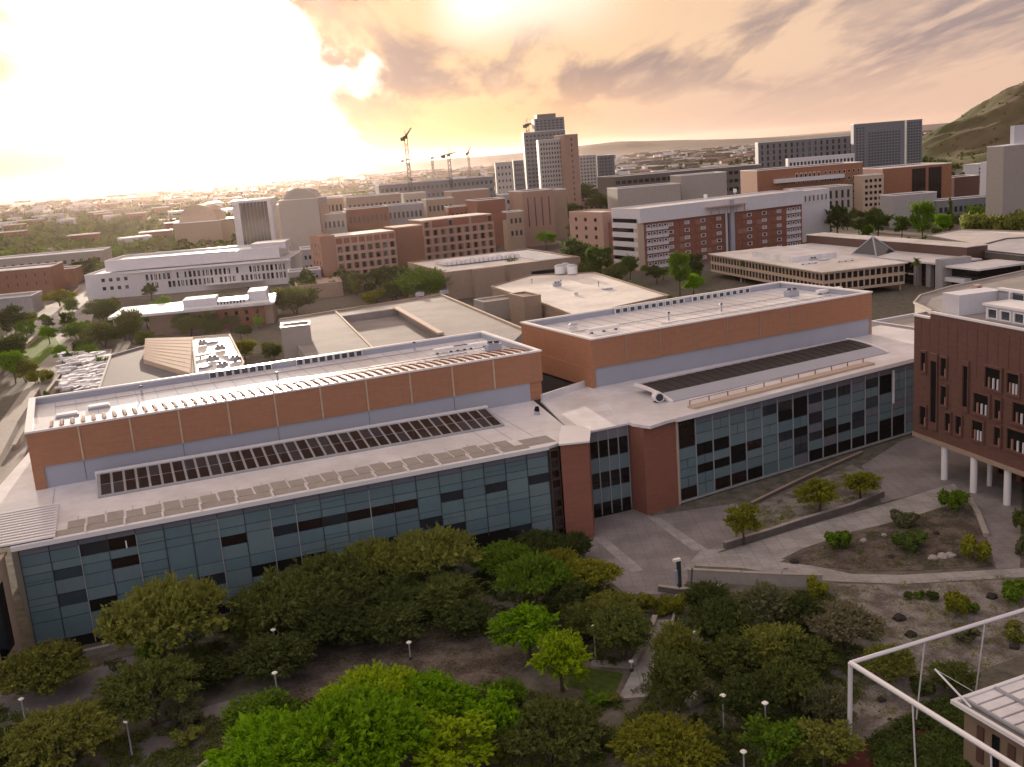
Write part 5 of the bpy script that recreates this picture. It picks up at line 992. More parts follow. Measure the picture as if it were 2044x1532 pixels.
# ------------------------------------------------------------------ vegetation
def crown_mesh(name, seed, rx, rz, n, ls, kind='round', nclump=26):
    "leaf faces spread over many uneven clumps; origin at the crown's base centre"
    r = np.random.default_rng(seed); P_ = []
    cl = []
    for i in range(nclump):
        if kind == 'broad':
            a = r.uniform(0, 2*np.pi); d = rx*.80*np.sqrt(r.uniform(0, 1)); z = rz*(.30+.52*(1-(d/rx)**2)*r.uniform(.55, 1.05)); s = r.uniform(.12, .30)*rx; cl.append((d*np.cos(a), d*np.sin(a), z, s, s, s*r.uniform(.45, .75)))
        elif kind == 'column':
            z = rz*r.uniform(.05, .95); d = rx*.45*np.sqrt(r.uniform())*(1.05-z/rz*.8); a = r.uniform(0, 6.28); s = rx*r.uniform(.4, .62)*(1.1-z/rz*.75); cl.append((d*np.cos(a), d*np.sin(a), z, s, s, s*1.3))
        elif kind == 'hedge':
            cl.append((r.uniform(-1, 1)*rx*.85, r.uniform(-.5, .5)*rx*.5, rz*r.uniform(.25, .8), rx*.2, rx*.2, rz*.25))
        else:
            v = r.normal(size=3); v /= np.linalg.norm(v); q = r.uniform(.35, .80); s = r.uniform(.16, .38)*rx; cl.append((v[0]*rx*q, v[1]*rx*q, rz*.5+v[2]*rz*.5*q, s, s, s*r.uniform(.7, 1.0)))
    cl = np.array(cl); wgt = cl[:, 3]**2; wgt /= wgt.sum(); idx = r.choice(len(cl), n, p=wgt)
    v = r.normal(size=(n, 3)); v /= np.linalg.norm(v, axis=1)[:, None]; rad = 1-np.abs(r.normal(0, .26, n)); rad = np.where(r.random(n) < .16, rad*r.uniform(1.1, 1.5, n), rad)
    c = cl[idx]; Pn = c[:, :3]+v*c[:, 3:6]*rad[:, None]; ax_ = None
    if n > 5000 and kind in ('broad', 'round'):      # leaves strung along twigs
        T = n//22; c = cl[r.choice(len(cl), T, p=wgt)]; v0 = r.normal(size=(T, 3)); v0 /= np.linalg.norm(v0, axis=1)[:, None]; v0[:, 2] = np.abs(v0[:, 2])*.8+v0[:, 2]*.2
        p0 = c[:, :3]+v0*c[:, 3:6]*r.uniform(.35, .85, T)[:, None]; dv = p0-np.array([0, 0, rz*.12]); dv /= np.linalg.norm(dv, axis=1)[:, None]; dv = dv+v0*.5+r.normal(0, .30, (T, 3)); dv /= np.linalg.norm(dv, axis=1)[:, None]
        ti = np.repeat(np.arange(T), 22)[:n]; ti = np.resize(ti, n); tt = r.random(n); Ln = rx*r.uniform(.12, .34, T)
        Pn = p0[ti]+dv[ti]*(tt*Ln[ti])[:, None]+r.normal(0, rx*.028, (n, 3))*(1.2-tt)[:, None]; v = dv[ti]; ax_ = dv[ti]
        Pn[:, 2] -= (tt**2)*Ln[ti]*.18
    Pn += r.normal(0, rx*.012, (n, 3)); Pn[:, 2] = np.maximum(Pn[:, 2], .02)
    # leaf frames: mostly facing outwards with plenty of scatter
    nn = v+r.normal(0, .55, (n, 3)); nn[:, 2] += .25; nn /= np.linalg.norm(nn, axis=1)[:, None]
    t = np.cross(nn, r.normal(size=(n, 3))) if ax_ is None else ax_+r.normal(0, .5, (n, 3)); t /= np.linalg.norm(t, axis=1)[:, None]; b = np.cross(nn, t)
    s = ls*r.lognormal(-.1, .42, n)[:, None]; a_ = t*s; b_ = b*s*.55
    V = np.stack([Pn-a_, Pn+b_, Pn+a_, Pn-b_], 1).reshape(-1, 3); Fq = np.arange(4*n).reshape(-1, 4)
    me = mesh_np(name, V, Fq); me.materials.append(M['leaf_olive']); return me
def trunk_mesh(name, seed, h, rx, top, r0=.22, multi=1, palm=False):
    r = random.Random(seed); mb = MB()
    for m_ in range(multi):
        a = r.uniform(0, 6.28); lean = .25*rx if multi > 1 else .08*rx; base = (math.cos(a)*.15*(multi > 1), math.sin(a)*.15*(multi > 1), -.1); mid = (math.cos(a)*lean*.5, math.sin(a)*lean*.5, h*.6); tp = (math.cos(a)*lean, math.sin(a)*lean, h)
        rr_ = r0/(multi**.4); mb.tube(base, mid, rr_, rr_*.75, 7); mb.tube(mid, tp, rr_*.75, rr_*.55, 7)
        if palm: continue
        for k in range(5):
            b = a+k*1.256+r.uniform(-.4, .4); d = rx*r.uniform(.45, .7); e_ = (tp[0]+math.cos(b)*d, tp[1]+math.sin(b)*d, h+(top-h)*r.uniform(.45, .8)); m1 = tuple(tp[i]*.5+e_[i]*.5+(.0, .0, .25)[i] for i in range(3))
            mb.tube(tp, m1, rr_*.5, rr_*.3, 5); mb.tube(m1, e_, rr_*.3, rr_*.1, 5)
    me = bpy.data.meshes.new(name); me.from_pydata(mb.v, [], mb.f); me.materials.append(M['palm_trunk' if palm else 'trunk']); return me
# kinds: (rx, crown height, crown base)
PR = {}
for kd, (rx, ch, cb, n_, ls, kk, nc_, multi, nv) in {'broad': (4.0, 3.6, 1.3, 28000, .125, 'broad', 60, 3, 4), 'round': (3.0, 4.4, 1.3, 17000, .13, 'round', 40, 1, 3), 'bush': (1.5, 1.7, .05, 3500, .11, 'round', 14, 2, 3), 'column': (1.4, 8.0, .5, 6000, .16, 'column', 24, 1, 1), 'hedge': (3.0, 1.6, .0, 6000, .12, 'hedge', 30, 1, 1), 'wild': (4.0, 4.9, .6, 22000, .135, 'round', 80, 2, 5)}.items():
    PR[kd] = [(rx, ch, cb, crown_mesh('crown_'+kd, 50+i*7+len(kd), rx, ch, n_, ls, kk, nc_), trunk_mesh('trunk_'+kd, i+3, cb+ch*.22, rx, cb+ch*.8, .2 if kd != 'bush' else .06, multi)) for i in range(nv)]
NAMES = {'broad': 'mesquite_tree', 'round': 'tree', 'bush': 'shrub', 'column': 'cypress_tree', 'hedge': 'hedge', 'wild': 'tree'}
def tree(label, px, py, wpx, hpx, kd, lm, group=None, z0=0.0):
    rx, ch, cb, cm, tm = random.choice(PR[kd]); zc = 2.0; d0 = None
    for _ in range(6):
        x, y = at(px, py, zc); v = Vector((x, y, zc-H)); dep = v.dot(_F); s = dep/FPX; dr = math.atan2(H-zc, math.hypot(x, y))
        wm = wpx*s; hm = max(.42*wm if kd != 'column' else 0, (hpx*s-wm*.8*math.sin(dr)*.6)/math.cos(dr)); sx = wm/(2*rx); sz = hm/ch; sz = min(max(sz, .55*sx), 3.0*sx); zc = z0+cb*sz+hm*.52
    t = thing(NAMES[kd], label, 'shrub' if kd == 'bush' else 'hedge' if kd == 'hedge' else 'tree', (x, y, z0), group, random.uniform(0, 6.28) if kd != 'hedge' else R(-15))
    for nm, me, zz, mt_ in (('crown', cm, cb*sz, lm), ('trunk', tm, 0, 'trunk')):
        o = bpy.data.objects.new(nm, me); COL.objects.link(o); o.parent = t; o.location = (0, 0, zz); o.scale = (sx, sx, sz)
        o.material_slots[0].link = 'OBJECT'; o.material_slots[0].material = M[mt_]
    return t
FG = [  # px, py, w, h, kind, leaves, label
 (330, 1232, 215, 165, 'broad', 'leaf_olive', 'big spreading olive tree in front of the lower left of the blue glass front'),
 (85, 1338, 170, 70, 'wild', 'leaf_olive', 'low olive tree at the left edge below the corner of the glass front'),
 (125, 1470, 190, 130, 'broad', 'leaf_olive', 'yellowish olive tree at the bottom left corner'),
 (15, 1490, 120, 90, 'wild', 'leaf_dark', 'dark tree at the extreme bottom left edge'),
 (295, 1375, 190, 100, 'broad', 'leaf_deep', 'dark flat tree left of the lamp post that stands over the lower path'),
 (400, 1345, 120, 60, 'wild', 'leaf_dark', 'low dark tree between the big olive tree and the gravel'),
 (548, 1312, 150, 80, 'wild', 'leaf_dark', 'dark tree behind the lamp post at the edge of the gravel'),
 (560, 1195, 170, 120, 'broad', 'leaf_deep', 'dark olive tree right of the big spreading one, against the glass front'),
 (505, 1250, 110, 90, 'wild', 'leaf_deep', 'dark small tree just behind the upper lamp post'),
 (655, 1160, 170, 120, 'broad', 'leaf_deep', 'dark green mesquite with a visible trunk below the middle of the glass front'),
 (660, 1240, 170, 90, 'wild', 'leaf_dark', 'dark undergrowth tree above the gravel, left part'),
 (745, 1125, 120, 110, 'broad', 'leaf_olive', 'greyish olive tree reaching up to the blue glass left of the tallest one'),
 (865, 1105, 165, 115, 'broad', 'leaf_olive', 'tallest olive tree reaching highest over the blue glass front'),
 (790, 1190, 150, 100, 'wild', 'leaf_dark', 'dark tree directly below the tallest olive tree, left side'),
 (885, 1190, 150, 100, 'wild', 'leaf_deep', 'dark tree directly below the tallest olive tree, right side'),
 (775, 1245, 140, 70, 'wild', 'leaf_dark', 'dark low tree along the upper edge of the gravel'),
 (925, 1235, 110, 70, 'wild', 'leaf_dark', 'dark low tree left of the bright rounded tree'),
 (1000, 1115, 110, 70, 'broad', 'leaf_green', 'yellow green tree under the entrance recess'),
 (1062, 1155, 130, 100, 'broad', 'leaf_green', 'mid green tree right of the yellow green one near the brick pier'),
 (1075, 1090, 100, 50, 'wild', 'leaf_dark', 'small dark tree at the foot of the glass front near the brick pier'),
 (1150, 1090, 60, 60, 'wild', 'leaf_dark', 'small dark tree right at the foot of the brick pier'),
 (1172, 1148, 112, 66, 'broad', 'leaf_yellow', 'yellow leaved tree overlapping the paved plaza'),
 (1112, 1122, 80, 60, 'broad', 'leaf_yellow', 'small yellow green tree between the mid green and the yellow tree'),
 (1140, 1195, 90, 80, 'wild', 'leaf_dark', 'dark tree below the yellow leaved tree'),
 (1052, 1255, 150, 105, 'round', 'leaf_bright', 'vivid green rounded tree right of the gravel'),
 (1118, 1310, 130, 115, 'round', 'leaf_lime', 'lime green tree with a bare trunk in front of the vivid green one'),
 (1160, 1240, 80, 80, 'wild', 'leaf_deep', 'dark tree behind the lime green tree and its lamp'),
 (1240, 1262, 120, 110, 'wild', 'leaf_deep', 'dark olive tree left of the sloping ramp'),
 (1225, 1215, 110, 60, 'broad', 'leaf_olive', 'low olive tree above the dark one left of the ramp'),
 (1318, 1205, 95, 50, 'hedge', 'leaf_yellow', 'clipped yellow green hedge at the top of the ramp'),
 (515, 1425, 130, 70, 'wild', 'leaf_green', 'dark green rounded tree left of the brightest trees at the bottom'),
 (545, 1500, 225, 120, 'broad', 'leaf_bright', 'leftmost of the brilliant green trees at the bottom edge'),
 (690, 1475, 290, 170, 'broad', 'leaf_bright', 'largest brilliant green tree at the bottom edge'),
 (745, 1395, 190, 100, 'broad', 'leaf_lime', 'yellow green tree behind the largest brilliant one'),
 (858, 1400, 175, 110, 'broad', 'leaf_bright', 'fresh green tree right below the gravel'),
 (885, 1485, 215, 140, 'round', 'leaf_lime', 'lime tree with clumped leaves at the bottom edge, centre'),
 (985, 1435, 125, 110, 'round', 'leaf_bright', 'green tree right of the clumped lime tree'),
 (1010, 1385, 80, 60, 'wild', 'leaf_green', 'small green tree at the right end of the gravel'),
 (1095, 1455, 180, 120, 'broad', 'leaf_deep', 'dusty dark olive tree near the bottom right of the lime tree'),
 (1200, 1480, 60, 50, 'bush', 'leaf_dark', 'dark small bush beside the lamp near the bottom'),
 (1330, 1492, 180, 110, 'broad', 'leaf_yellow', 'yellowish spreading tree at the bottom edge below the ramp'),
 (1350, 1360, 100, 120, 'wild', 'leaf_deep', 'dark upright tree just right of the lower ramp'),
 (1410, 1190, 90, 60, 'wild', 'leaf_dark', 'dark tree at the foot of the tall dark post'),
 (1350, 1290, 90, 100, 'wild', 'leaf_olive', 'dull olive tree right of the upper ramp'),
 (1440, 1250, 120, 110, 'wild', 'leaf_dark', 'very dark tree between the olive tree and the grey leaved ones'),
 (1535, 1215, 125, 100, 'wild', 'leaf_grey', 'grey green tree below the brown concrete wall'),
 (1545, 1290, 120, 100, 'wild', 'leaf_olive', 'olive tree directly below the grey green one'),
 (1470, 1310, 120, 90, 'wild', 'leaf_deep', 'dark tree over the short grey wall block'),
 (1605, 1230, 90, 90, 'wild', 'leaf_dark', 'dark tree between the grey green and the tan grey trees'),
 (1688, 1245, 135, 80, 'broad', 'leaf_tan', 'tan grey feathery tree at the edge of the gravel yard'),
 (1630, 1168, 50, 45, 'bush', 'leaf_yellow', 'small yellow green bush in front of the brown concrete wall'),
 (1495, 1400, 120, 110, 'wild', 'leaf_dark', 'very dark tree right of the tall lamp post'),
 (1580, 1370, 120, 110, 'wild', 'leaf_deep', 'dark olive tree left of the steel frame corner'),
 (1610, 1310, 100, 80, 'wild', 'leaf_deep', 'dark tree between the olive and the tan grey trees'),
 (1650, 1410, 90, 90, 'wild', 'leaf_grey', 'dusty tree nearest the tall steel corner post'),
 (1645, 1480, 140, 100, 'round', 'leaf_olive', 'soft olive tree at the bottom beside the steel corner post'),
 (1545, 1480, 120, 100, 'round', 'leaf_green', 'green tree left of the soft olive one at the bottom'),
 (1430, 1500, 90, 50, 'wild', 'leaf_dark', 'dark tree at the bottom edge under the tall lamp post'),
 (1485, 1040, 74, 72, 'round', 'leaf_yellow', 'leftmost of the three round yellow green trees on the raised bed'),
 (1635, 985, 88, 66, 'round', 'leaf_yellow', 'middle one of the three round yellow green trees on the raised bed'),
 (1718, 964, 80, 56, 'round', 'leaf_yellow', 'rightmost of the three round yellow green trees on the raised bed'),
 (1903, 998, 60, 46, 'bush', 'leaf_green', 'round green bush in front of the left white column'),
 (1677, 1078, 62, 44, 'bush', 'leaf_green', 'spiky green bush at the left end of the dark bed'),
 (1815, 1078, 74, 38, 'bush', 'leaf_mid', 'low mid green bush in the middle of the dark bed'),
 (1798, 1032, 60, 40, 'bush', 'leaf_grey', 'sparse greyish bush at the upper edge of the dark bed'),
 (1948, 1096, 62, 52, 'bush', 'leaf_yellow', 'yellow green bush at the right end of the dark bed'),
 (1812, 1188, 22, 16, 'bush', 'leaf_mid', 'tiny bush, leftmost of the row below the curving walkway'),
 (1836, 1186, 26, 20, 'bush', 'leaf_green', 'second tiny bush in the row below the curving walkway'),
 (1860, 1190, 30, 22, 'bush', 'leaf_dark', 'dark small bush in the row below the curving walkway'),
 (1905, 1205, 62, 52, 'bush', 'leaf_yellow', 'larger yellow green bush in the row below the curving walkway'),
 (1938, 1212, 34, 26, 'bush', 'leaf_green', 'green bush close right of the larger yellow green one'),
 (2032, 1182, 66, 56, 'bush', 'leaf_green', 'green bush at the right edge above the steel frame'),
 (1775, 1325, 100, 80, 'wild', 'leaf_olive', 'olive tree seen inside the steel frame near its corner'),
 (1905, 1352, 90, 50, 'wild', 'leaf_deep', 'dark bush row behind the slanted white stay'),
 (1840, 1365, 60, 40, 'bush', 'leaf_dark', 'small dark bush left of the slanted white stay'),
 (2025, 1258, 70, 44, 'bush', 'leaf_olive', 'olive bush just above the right top rail'),
 (1935, 1268, 60, 36, 'bush', 'leaf_grey', 'greyish bush just above the top rail, centre'),
 (2040, 1040, 40, 50, 'bush', 'leaf_deep', 'dark bush at the right edge beside the column walk'), (2042, 1090, 30, 40, 'bush', 'leaf_grey', 'pale bush at the right edge below the dark one'),
 # middle distance
 (760, 556, 105, 46, 'round', 'leaf_dark', 'dark tree at the foot of the left window grid'), (842, 568, 112, 46, 'wild', 'leaf_green', 'wide green tree at the foot of the blank stair tower'), (790, 578, 60, 40, 'wild', 'leaf_deep', 'dark tree between the two wide trees below the stair tower'),
 (1024, 538, 52, 44, 'round', 'leaf_olive', 'olive tree in front of the tan windowless building'), (700, 560, 40, 30, 'round', 'leaf_dark', 'small dark tree at the left foot of the window grid building'), (750, 592, 60, 22, 'bush', 'leaf_yellow', 'low yellow green shrubbery behind the grey flat roof'),
 (1090, 476, 42, 30, 'round', 'leaf_bright', 'small bright green tree behind the tan windowless building'), (1160, 465, 50, 60, 'round', 'leaf_deep', 'tall dark tree left of the brick end of the chequered building'), (1150, 505, 60, 60, 'round', 'leaf_mid', 'green tree in front of the tall dark one left of the chequered building'),
 (1195, 520, 60, 60, 'round', 'leaf_mid', 'tree at the brick end of the chequered building'), (1175, 540, 60, 40, 'round', 'leaf_deep', 'dark tree behind the white roof tanks'), (1230, 545, 50, 40, 'round', 'leaf_deep', 'dark tree between roof tanks and chequered front'), (1256, 530, 46, 40, 'round', 'leaf_mid', 'round headed tree at the left foot of the chequered front'),
 (1165, 388, 80, 40, 'round', 'leaf_dark', 'dark tree group left of the curved white roof, behind'), (1200, 405, 60, 40, 'round', 'leaf_deep', 'dark tree just behind the brick end of the chequered building'), (1140, 425, 50, 40, 'round', 'leaf_dark', 'dark tree behind the tan brick block'), (1060, 470, 50, 24, 'round', 'leaf_dark', 'dark tree low beside the tan brick block'), (1010, 470, 50, 22, 'round', 'leaf_dark', 'dark tree at the right end of the window grid building'),
 (1355, 540, 44, 76, 'round', 'leaf_green', 'tall green tree in front of the chequered building'), (1383, 565, 44, 40, 'round', 'leaf_bright', 'bright green tree beside the office on posts'), (1385, 530, 40, 50, 'round', 'leaf_dark', 'dark tree behind the bright green one beside the office'), (1310, 545, 40, 30, 'round', 'leaf_dark', 'small dark tree under the chequered front'),
 (1672, 436, 56, 54, 'round', 'leaf_dark', 'dark tree left in the row behind the dark banded hall'), (1752, 442, 54, 54, 'round', 'leaf_mid', 'mid green tree in the row behind the dark banded hall'), (1842, 438, 50, 76, 'round', 'leaf_green', 'tall green tree in the row behind the dark banded hall'), (1800, 450, 40, 40, 'round', 'leaf_mid', 'smaller green tree left of the tall one behind the hall'), (1715, 450, 36, 30, 'round', 'leaf_dark', 'small dark tree between the first two behind the hall'), (1880, 444, 36, 34, 'round', 'leaf_bright', 'bright tree left of the dark column shaped tree'),
 (1896, 428, 20, 68, 'column', 'leaf_dark', 'dark column shaped cypress behind the hall'), (2003, 438, 22, 44, 'column', 'leaf_mid', 'small column shaped cypress near the plain beige tower'), (1918, 440, 40, 28, 'round', 'leaf_deep', 'dark round tree right of the column shaped cypress'), (1975, 426, 90, 10, 'hedge', 'leaf_green', 'long clipped hedge before the plain beige tower'), (1980, 448, 120, 22, 'hedge', 'leaf_olive', 'broad low hedge behind the cream roofed pavilion'), (2036, 532, 46, 16, 'hedge', 'leaf_bright', 'bright yellow green hedge at the right edge above the grey hall'),
 (588, 596, 90, 56, 'wild', 'leaf_deep', 'dark tree at the right end of the low white roofed building'), (118, 594, 64, 30, 'round', 'leaf_yellow', 'lime bushy tree beside the brown brick building at left'), (78, 752, 60, 30, 'bush', 'leaf_yellow', 'round lime bush left of the laboratory roof corner'),
 (25, 640, 60, 60, 'round', 'leaf_dark', 'dark tree at the left edge above the sloping wall'), (15, 700, 70, 70, 'wild', 'leaf_dark', 'big dark tree at the left edge behind the sloping wall'), (58, 640, 36, 36, 'round', 'leaf_olive', 'small olive tree right of the dark ones at the left edge'), (150, 660, 60, 30, 'wild', 'leaf_green', 'low green tree beside the service road'),
 (200, 620, 54, 44, 'wild', 'leaf_mid', 'green tree at the left end of the low white roofed building'), (205, 668, 80, 46, 'wild', 'leaf_deep', 'dark tree behind the dark grey roof'), (258, 650, 50, 60, 'wild', 'leaf_deep', 'dark tree in front of the tan wall below the white roof'), (378, 650, 60, 40, 'wild', 'leaf_deep', 'dark tree in the middle of the low tan building front'), (425, 655, 40, 34, 'wild', 'leaf_mid', 'green tree in front of the brick porch'), (300, 580, 34, 26, 'round', 'leaf_mid', 'small tree in front of the long white building'),
 (488, 695, 44, 40, 'wild', 'leaf_yellow', 'yellow green tree in the yard right of the machine roof'), (542, 700, 40, 40, 'wild', 'leaf_deep', 'dark tree by the left wall of the grey flat roof'), (170, 535, 50, 34, 'round', 'leaf_dark', 'dark tree left of the long white building'), (480, 660, 30, 28, 'round', 'leaf_dark', 'dark small tree against the brick porch'),
 (95, 800, 30, 40, 'bush', 'leaf_mid', 'small bush by the left corner of the laboratory roof')]
for px, py, w_, h_, kd, lm, lb in FG: tree(lb, px, py, w_*(1.14 if kd in ('broad', 'wild') else 1.05), h_, kd, lm)
r_ = random.Random(11)
ORD = 'first second third fourth fifth sixth seventh eighth ninth tenth eleventh twelfth thirteenth fourteenth fifteenth sixteenth seventeenth eighteenth nineteenth twentieth'.split(); ORD += ['twenty-'+o for o in ORD[:9]]+['thirtieth']+['thirty-'+o for o in ORD[:9]]
HUE = {'leaf_green': 'fresh green', 'leaf_mid': 'mid green', 'leaf_deep': 'deep green', 'leaf_bright': 'bright green', 'leaf_dark': 'dark', 'leaf_olive': 'olive', 'leaf_grey': 'grey green'}
EX = [((1150, 1400), (430, 560), 26, 'trees among the office and the chequered building', 'in the planting before the chequered building'),
      ((20, 230), (590, 740), 26, 'trees along the service road', 'along the service road'),
      ((230, 520), (590, 690), 14, 'trees round the low white roofed building', 'round the low white roofed building'),
      ((1640, 2040), (425, 462), 30, 'garden trees behind the banded hall', 'in the garden behind the banded hall'),
      ((700, 900), (545, 585), 10, 'trees at the foot of the window grids', 'at the foot of the window grid building')]
for (xa, xb), (ya, yb), n_, grp, lb in EX:
    for q_i, px in enumerate(sorted(r_.uniform(xa, xb) for _ in range(n_))):
        py = r_.uniform(ya, yb); s_ = r_.uniform(20, 42)*(.55+.45*(py-400)/200); lm_ = r_.choice(['leaf_green', 'leaf_mid', 'leaf_deep', 'leaf_bright', 'leaf_dark', 'leaf_olive'])
        tree(HUE[lm_]+' tree, '+ORD[q_i]+' from left '+lb, px, py, s_, s_*r_.uniform(.7, 1.1), r_.choice(['round', 'wild']), lm_, grp)
UN = [(((250, 480), (1290, 1360)), 5, 'under the big spreading olive tree'), (((480, 960), (1150, 1250)), 12, 'between the dark trees along the glass front'), (((980, 1200), (1120, 1240)), 8, 'between the plaza and the vivid green tree'), (((1200, 1290), (1200, 1290)), 4, 'left of the sloping ramp'), (((1370, 1640), (1200, 1480)), 22, 'in the thicket right of the ramp'), (((30, 460), (1400, 1520)), 8, 'in the lower left garden corner'), (((950, 1280), (1380, 1520)), 10, 'at the bottom below the ramp'), (((460, 700), (1380, 1520)), 5, 'around the brilliant green trees')]
for ((xa, xb), (ya, yb)), n_, wh in UN:
    for q_i, px in enumerate(sorted(r_.uniform(xa, xb) for _ in range(n_))):
        s_ = r_.uniform(45, 85); lm_ = r_.choice(['leaf_deep', 'leaf_olive', 'leaf_mid', 'leaf_dark', 'leaf_grey', 'leaf_green']); tree(HUE[lm_]+' undergrowth shrub, '+ORD[q_i]+' from left '+wh, px, r_.uniform(ya, yb), s_, s_*.6, 'bush', lm_, 'undergrowth shrubs of the garden')
# palms
def frond_mesh(seed):
    r = random.Random(seed); V = []; Fq = []
    for k in range(46):
        a = r.uniform(0, 6.283); el_ = r.uniform(-.9, 1.2); Ln = r.uniform(1.3, 2.0); c, s = math.cos(a), math.sin(a); pts = []
        for i in range(4):
            t = i/3; d = Ln*t*math.cos(el_*(1-.4*t)); z = Ln*t*math.sin(el_)-.55*t*t; pts.append((c*d, s*d, z))
        for i in range(3):
            w0, w1 = (.28, .30, .18, .02)[i], (.28, .30, .18, .02)[i+1]; k0 = len(V)
            V += [(pts[i][0]-s*w0, pts[i][1]+c*w0, pts[i][2]), (pts[i][0]+s*w0, pts[i][1]-c*w0, pts[i][2]), (pts[i+1][0]+s*w1, pts[i+1][1]-c*w1, pts[i+1][2]), (pts[i+1][0]-s*w1, pts[i+1][1]+c*w1, pts[i+1][2])]; Fq.append((k0, k0+1, k0+2, k0+3))
    me = mesh_np('palm_crown', V, Fq); me.materials.append(M['leaf_deep']); return me
pf = frond_mesh(4); pt_ = trunk_mesh('palm_trunk', 1, 1.0, 1, 1, .03, 1, True)
for px, py, bx_, by_, lb in ((1484, 524, 1486, 566, 'palm tree in front of the long window wall of the office, left one'), (1526, 518, 1528, 556, 'palm tree in front of the long window wall of the office, right one'), (1829, 522, 1829, 582, 'palm tree before the black glazed front of the banded hall'), (1637, 392, 1638, 425, 'small palm tree above the right end of the chequered front'), (250, 640, 250, 680, 'palm like tree at the left end of the low tan building')):
    x, y = at(bx_, by_, 0); v = Vector((x, y, -H)); lo = 3; z = at_far(px, py, y)[2]; z = max(4, z); t = thing('palm_tree', lb, 'palm tree', (x, y, 0)); o = put('trunk', pt_, None, (0, 0, 0), (9, 9, z)); o.parent = t; o = put('crown', pf, None, (0, 0, z), (1.25, 1.25, 1.2)); o.parent = t
# looser trees of the distance, sharing crowns
cmd_ = [crown_mesh('crown_far', 300+i, 4.5, 7, 420, .75, 'round', 12) for i in range(3)]; tmd = trunk_mesh('trunk_far', 9, 2.0, 3, 5, .3)
def far_tree(X, Y, s, lm, grp, lb):
    t = thing('tree', lb, 'tree', (X, Y, 0), grp, random.uniform(0, 6.28)); o = bpy.data.objects.new('crown', random.choice(cmd_)); COL.objects.link(o); o.parent = t; o.location = (0, 0, .8*s); o.scale = (s, s, s*random.uniform(.8, 1.15)); o.material_slots[0].link = 'OBJECT'; o.material_slots[0].material = M[lm]
    o = bpy.data.objects.new('trunk', tmd); COL.objects.link(o); o.parent = t; o.scale = (s, s, s)
def zone(n_, pxr, pyr, grp, lb, sr=(.7, 1.5), mats=('leaf_deep', 'leaf_dark', 'leaf_mid', 'leaf_green')):
    for q_i, px in enumerate(sorted(random.uniform(*pxr) for _ in range(n_))):
        py = random.uniform(*pyr)-(px-pxr[0])*.079; X, Y = at(px, py, 3); lm_ = random.choice(mats)
        far_tree(X, Y, random.uniform(*sr), lm_, grp, lb if n_ > 40 else HUE[lm_]+' tree, '+ORD[q_i]+' from left '+lb)
zone(80, (-40, 470), (505, 545), 'trees of the wooded campus edge at left', 'dark tree in the wooded strip behind the brown brick building')
zone(20, (590, 1000), (560, 585), 'trees between the middle campus buildings', 'between the middle campus buildings')
zone(8, (1130, 1420), (590, 625), 'trees around the office and chequered building', 'by the chequered building and the office', (.6, 1.0))
zone(6, (1640, 1990), (478, 500), 'trees of the garden behind the banded hall', 'in the strip just behind the banded hall', (.5, .9))
# the wood beyond reads as one mass
r = np.random.default_rng(5); base = crown_mesh('tmp', 77, 5, 6, 130, 1.5, 'round', 8); n0 = len(base.vertices); bv = np.empty(n0*3, np.float32); base.vertices.foreach_get('co', bv); bv = bv.reshape(-1, 3)
for nm, cnt, yr, xr_, lm in (('distant_wood', 1500, (620, 2600), (-.58, -.12), 'leaf_deep'), ('distant_wood', 1500, (1000, 4500), (-.58, -.05), 'leaf_dark'), ('distant_wood', 900, (900, 4000), (-.2, .45), 'leaf_dark'), ('hill_scrub', 500, (1100, 1900), (.40, .62), 'leaf_deep')):
    Vs = []
    for _ in range(cnt):
        Y = yr[0]*(yr[1]/yr[0])**r.random(); X = Y*r.uniform(*xr_); a = r.uniform(0, 6.28); s = r.uniform(.8, 1.7)*(1 if nm != 'hill_scrub' else .28); c, s_ = math.cos(a), math.sin(a)
        z = 0
        if nm == 'hill_scrub': z = max(hillz(X, Y) if 1180 < Y < 2050 and X > 540 else 0, spur(X, Y) if X > 520 and Y < 1480 else 0, 0)
        Vs.append(np.stack([(bv[:, 0]*c-bv[:, 1]*s_)*s+X, (bv[:, 0]*s_+bv[:, 1]*c)*s+Y, bv[:, 2]*s+z], 1))
    V = np.concatenate(Vs); me = mesh_np(nm, V, np.arange(len(V)).reshape(-1, 4)); me.materials.append(M[lm]); o = bpy.data.objects.new(nm, me); COL.objects.link(o); o['kind'] = 'stuff'
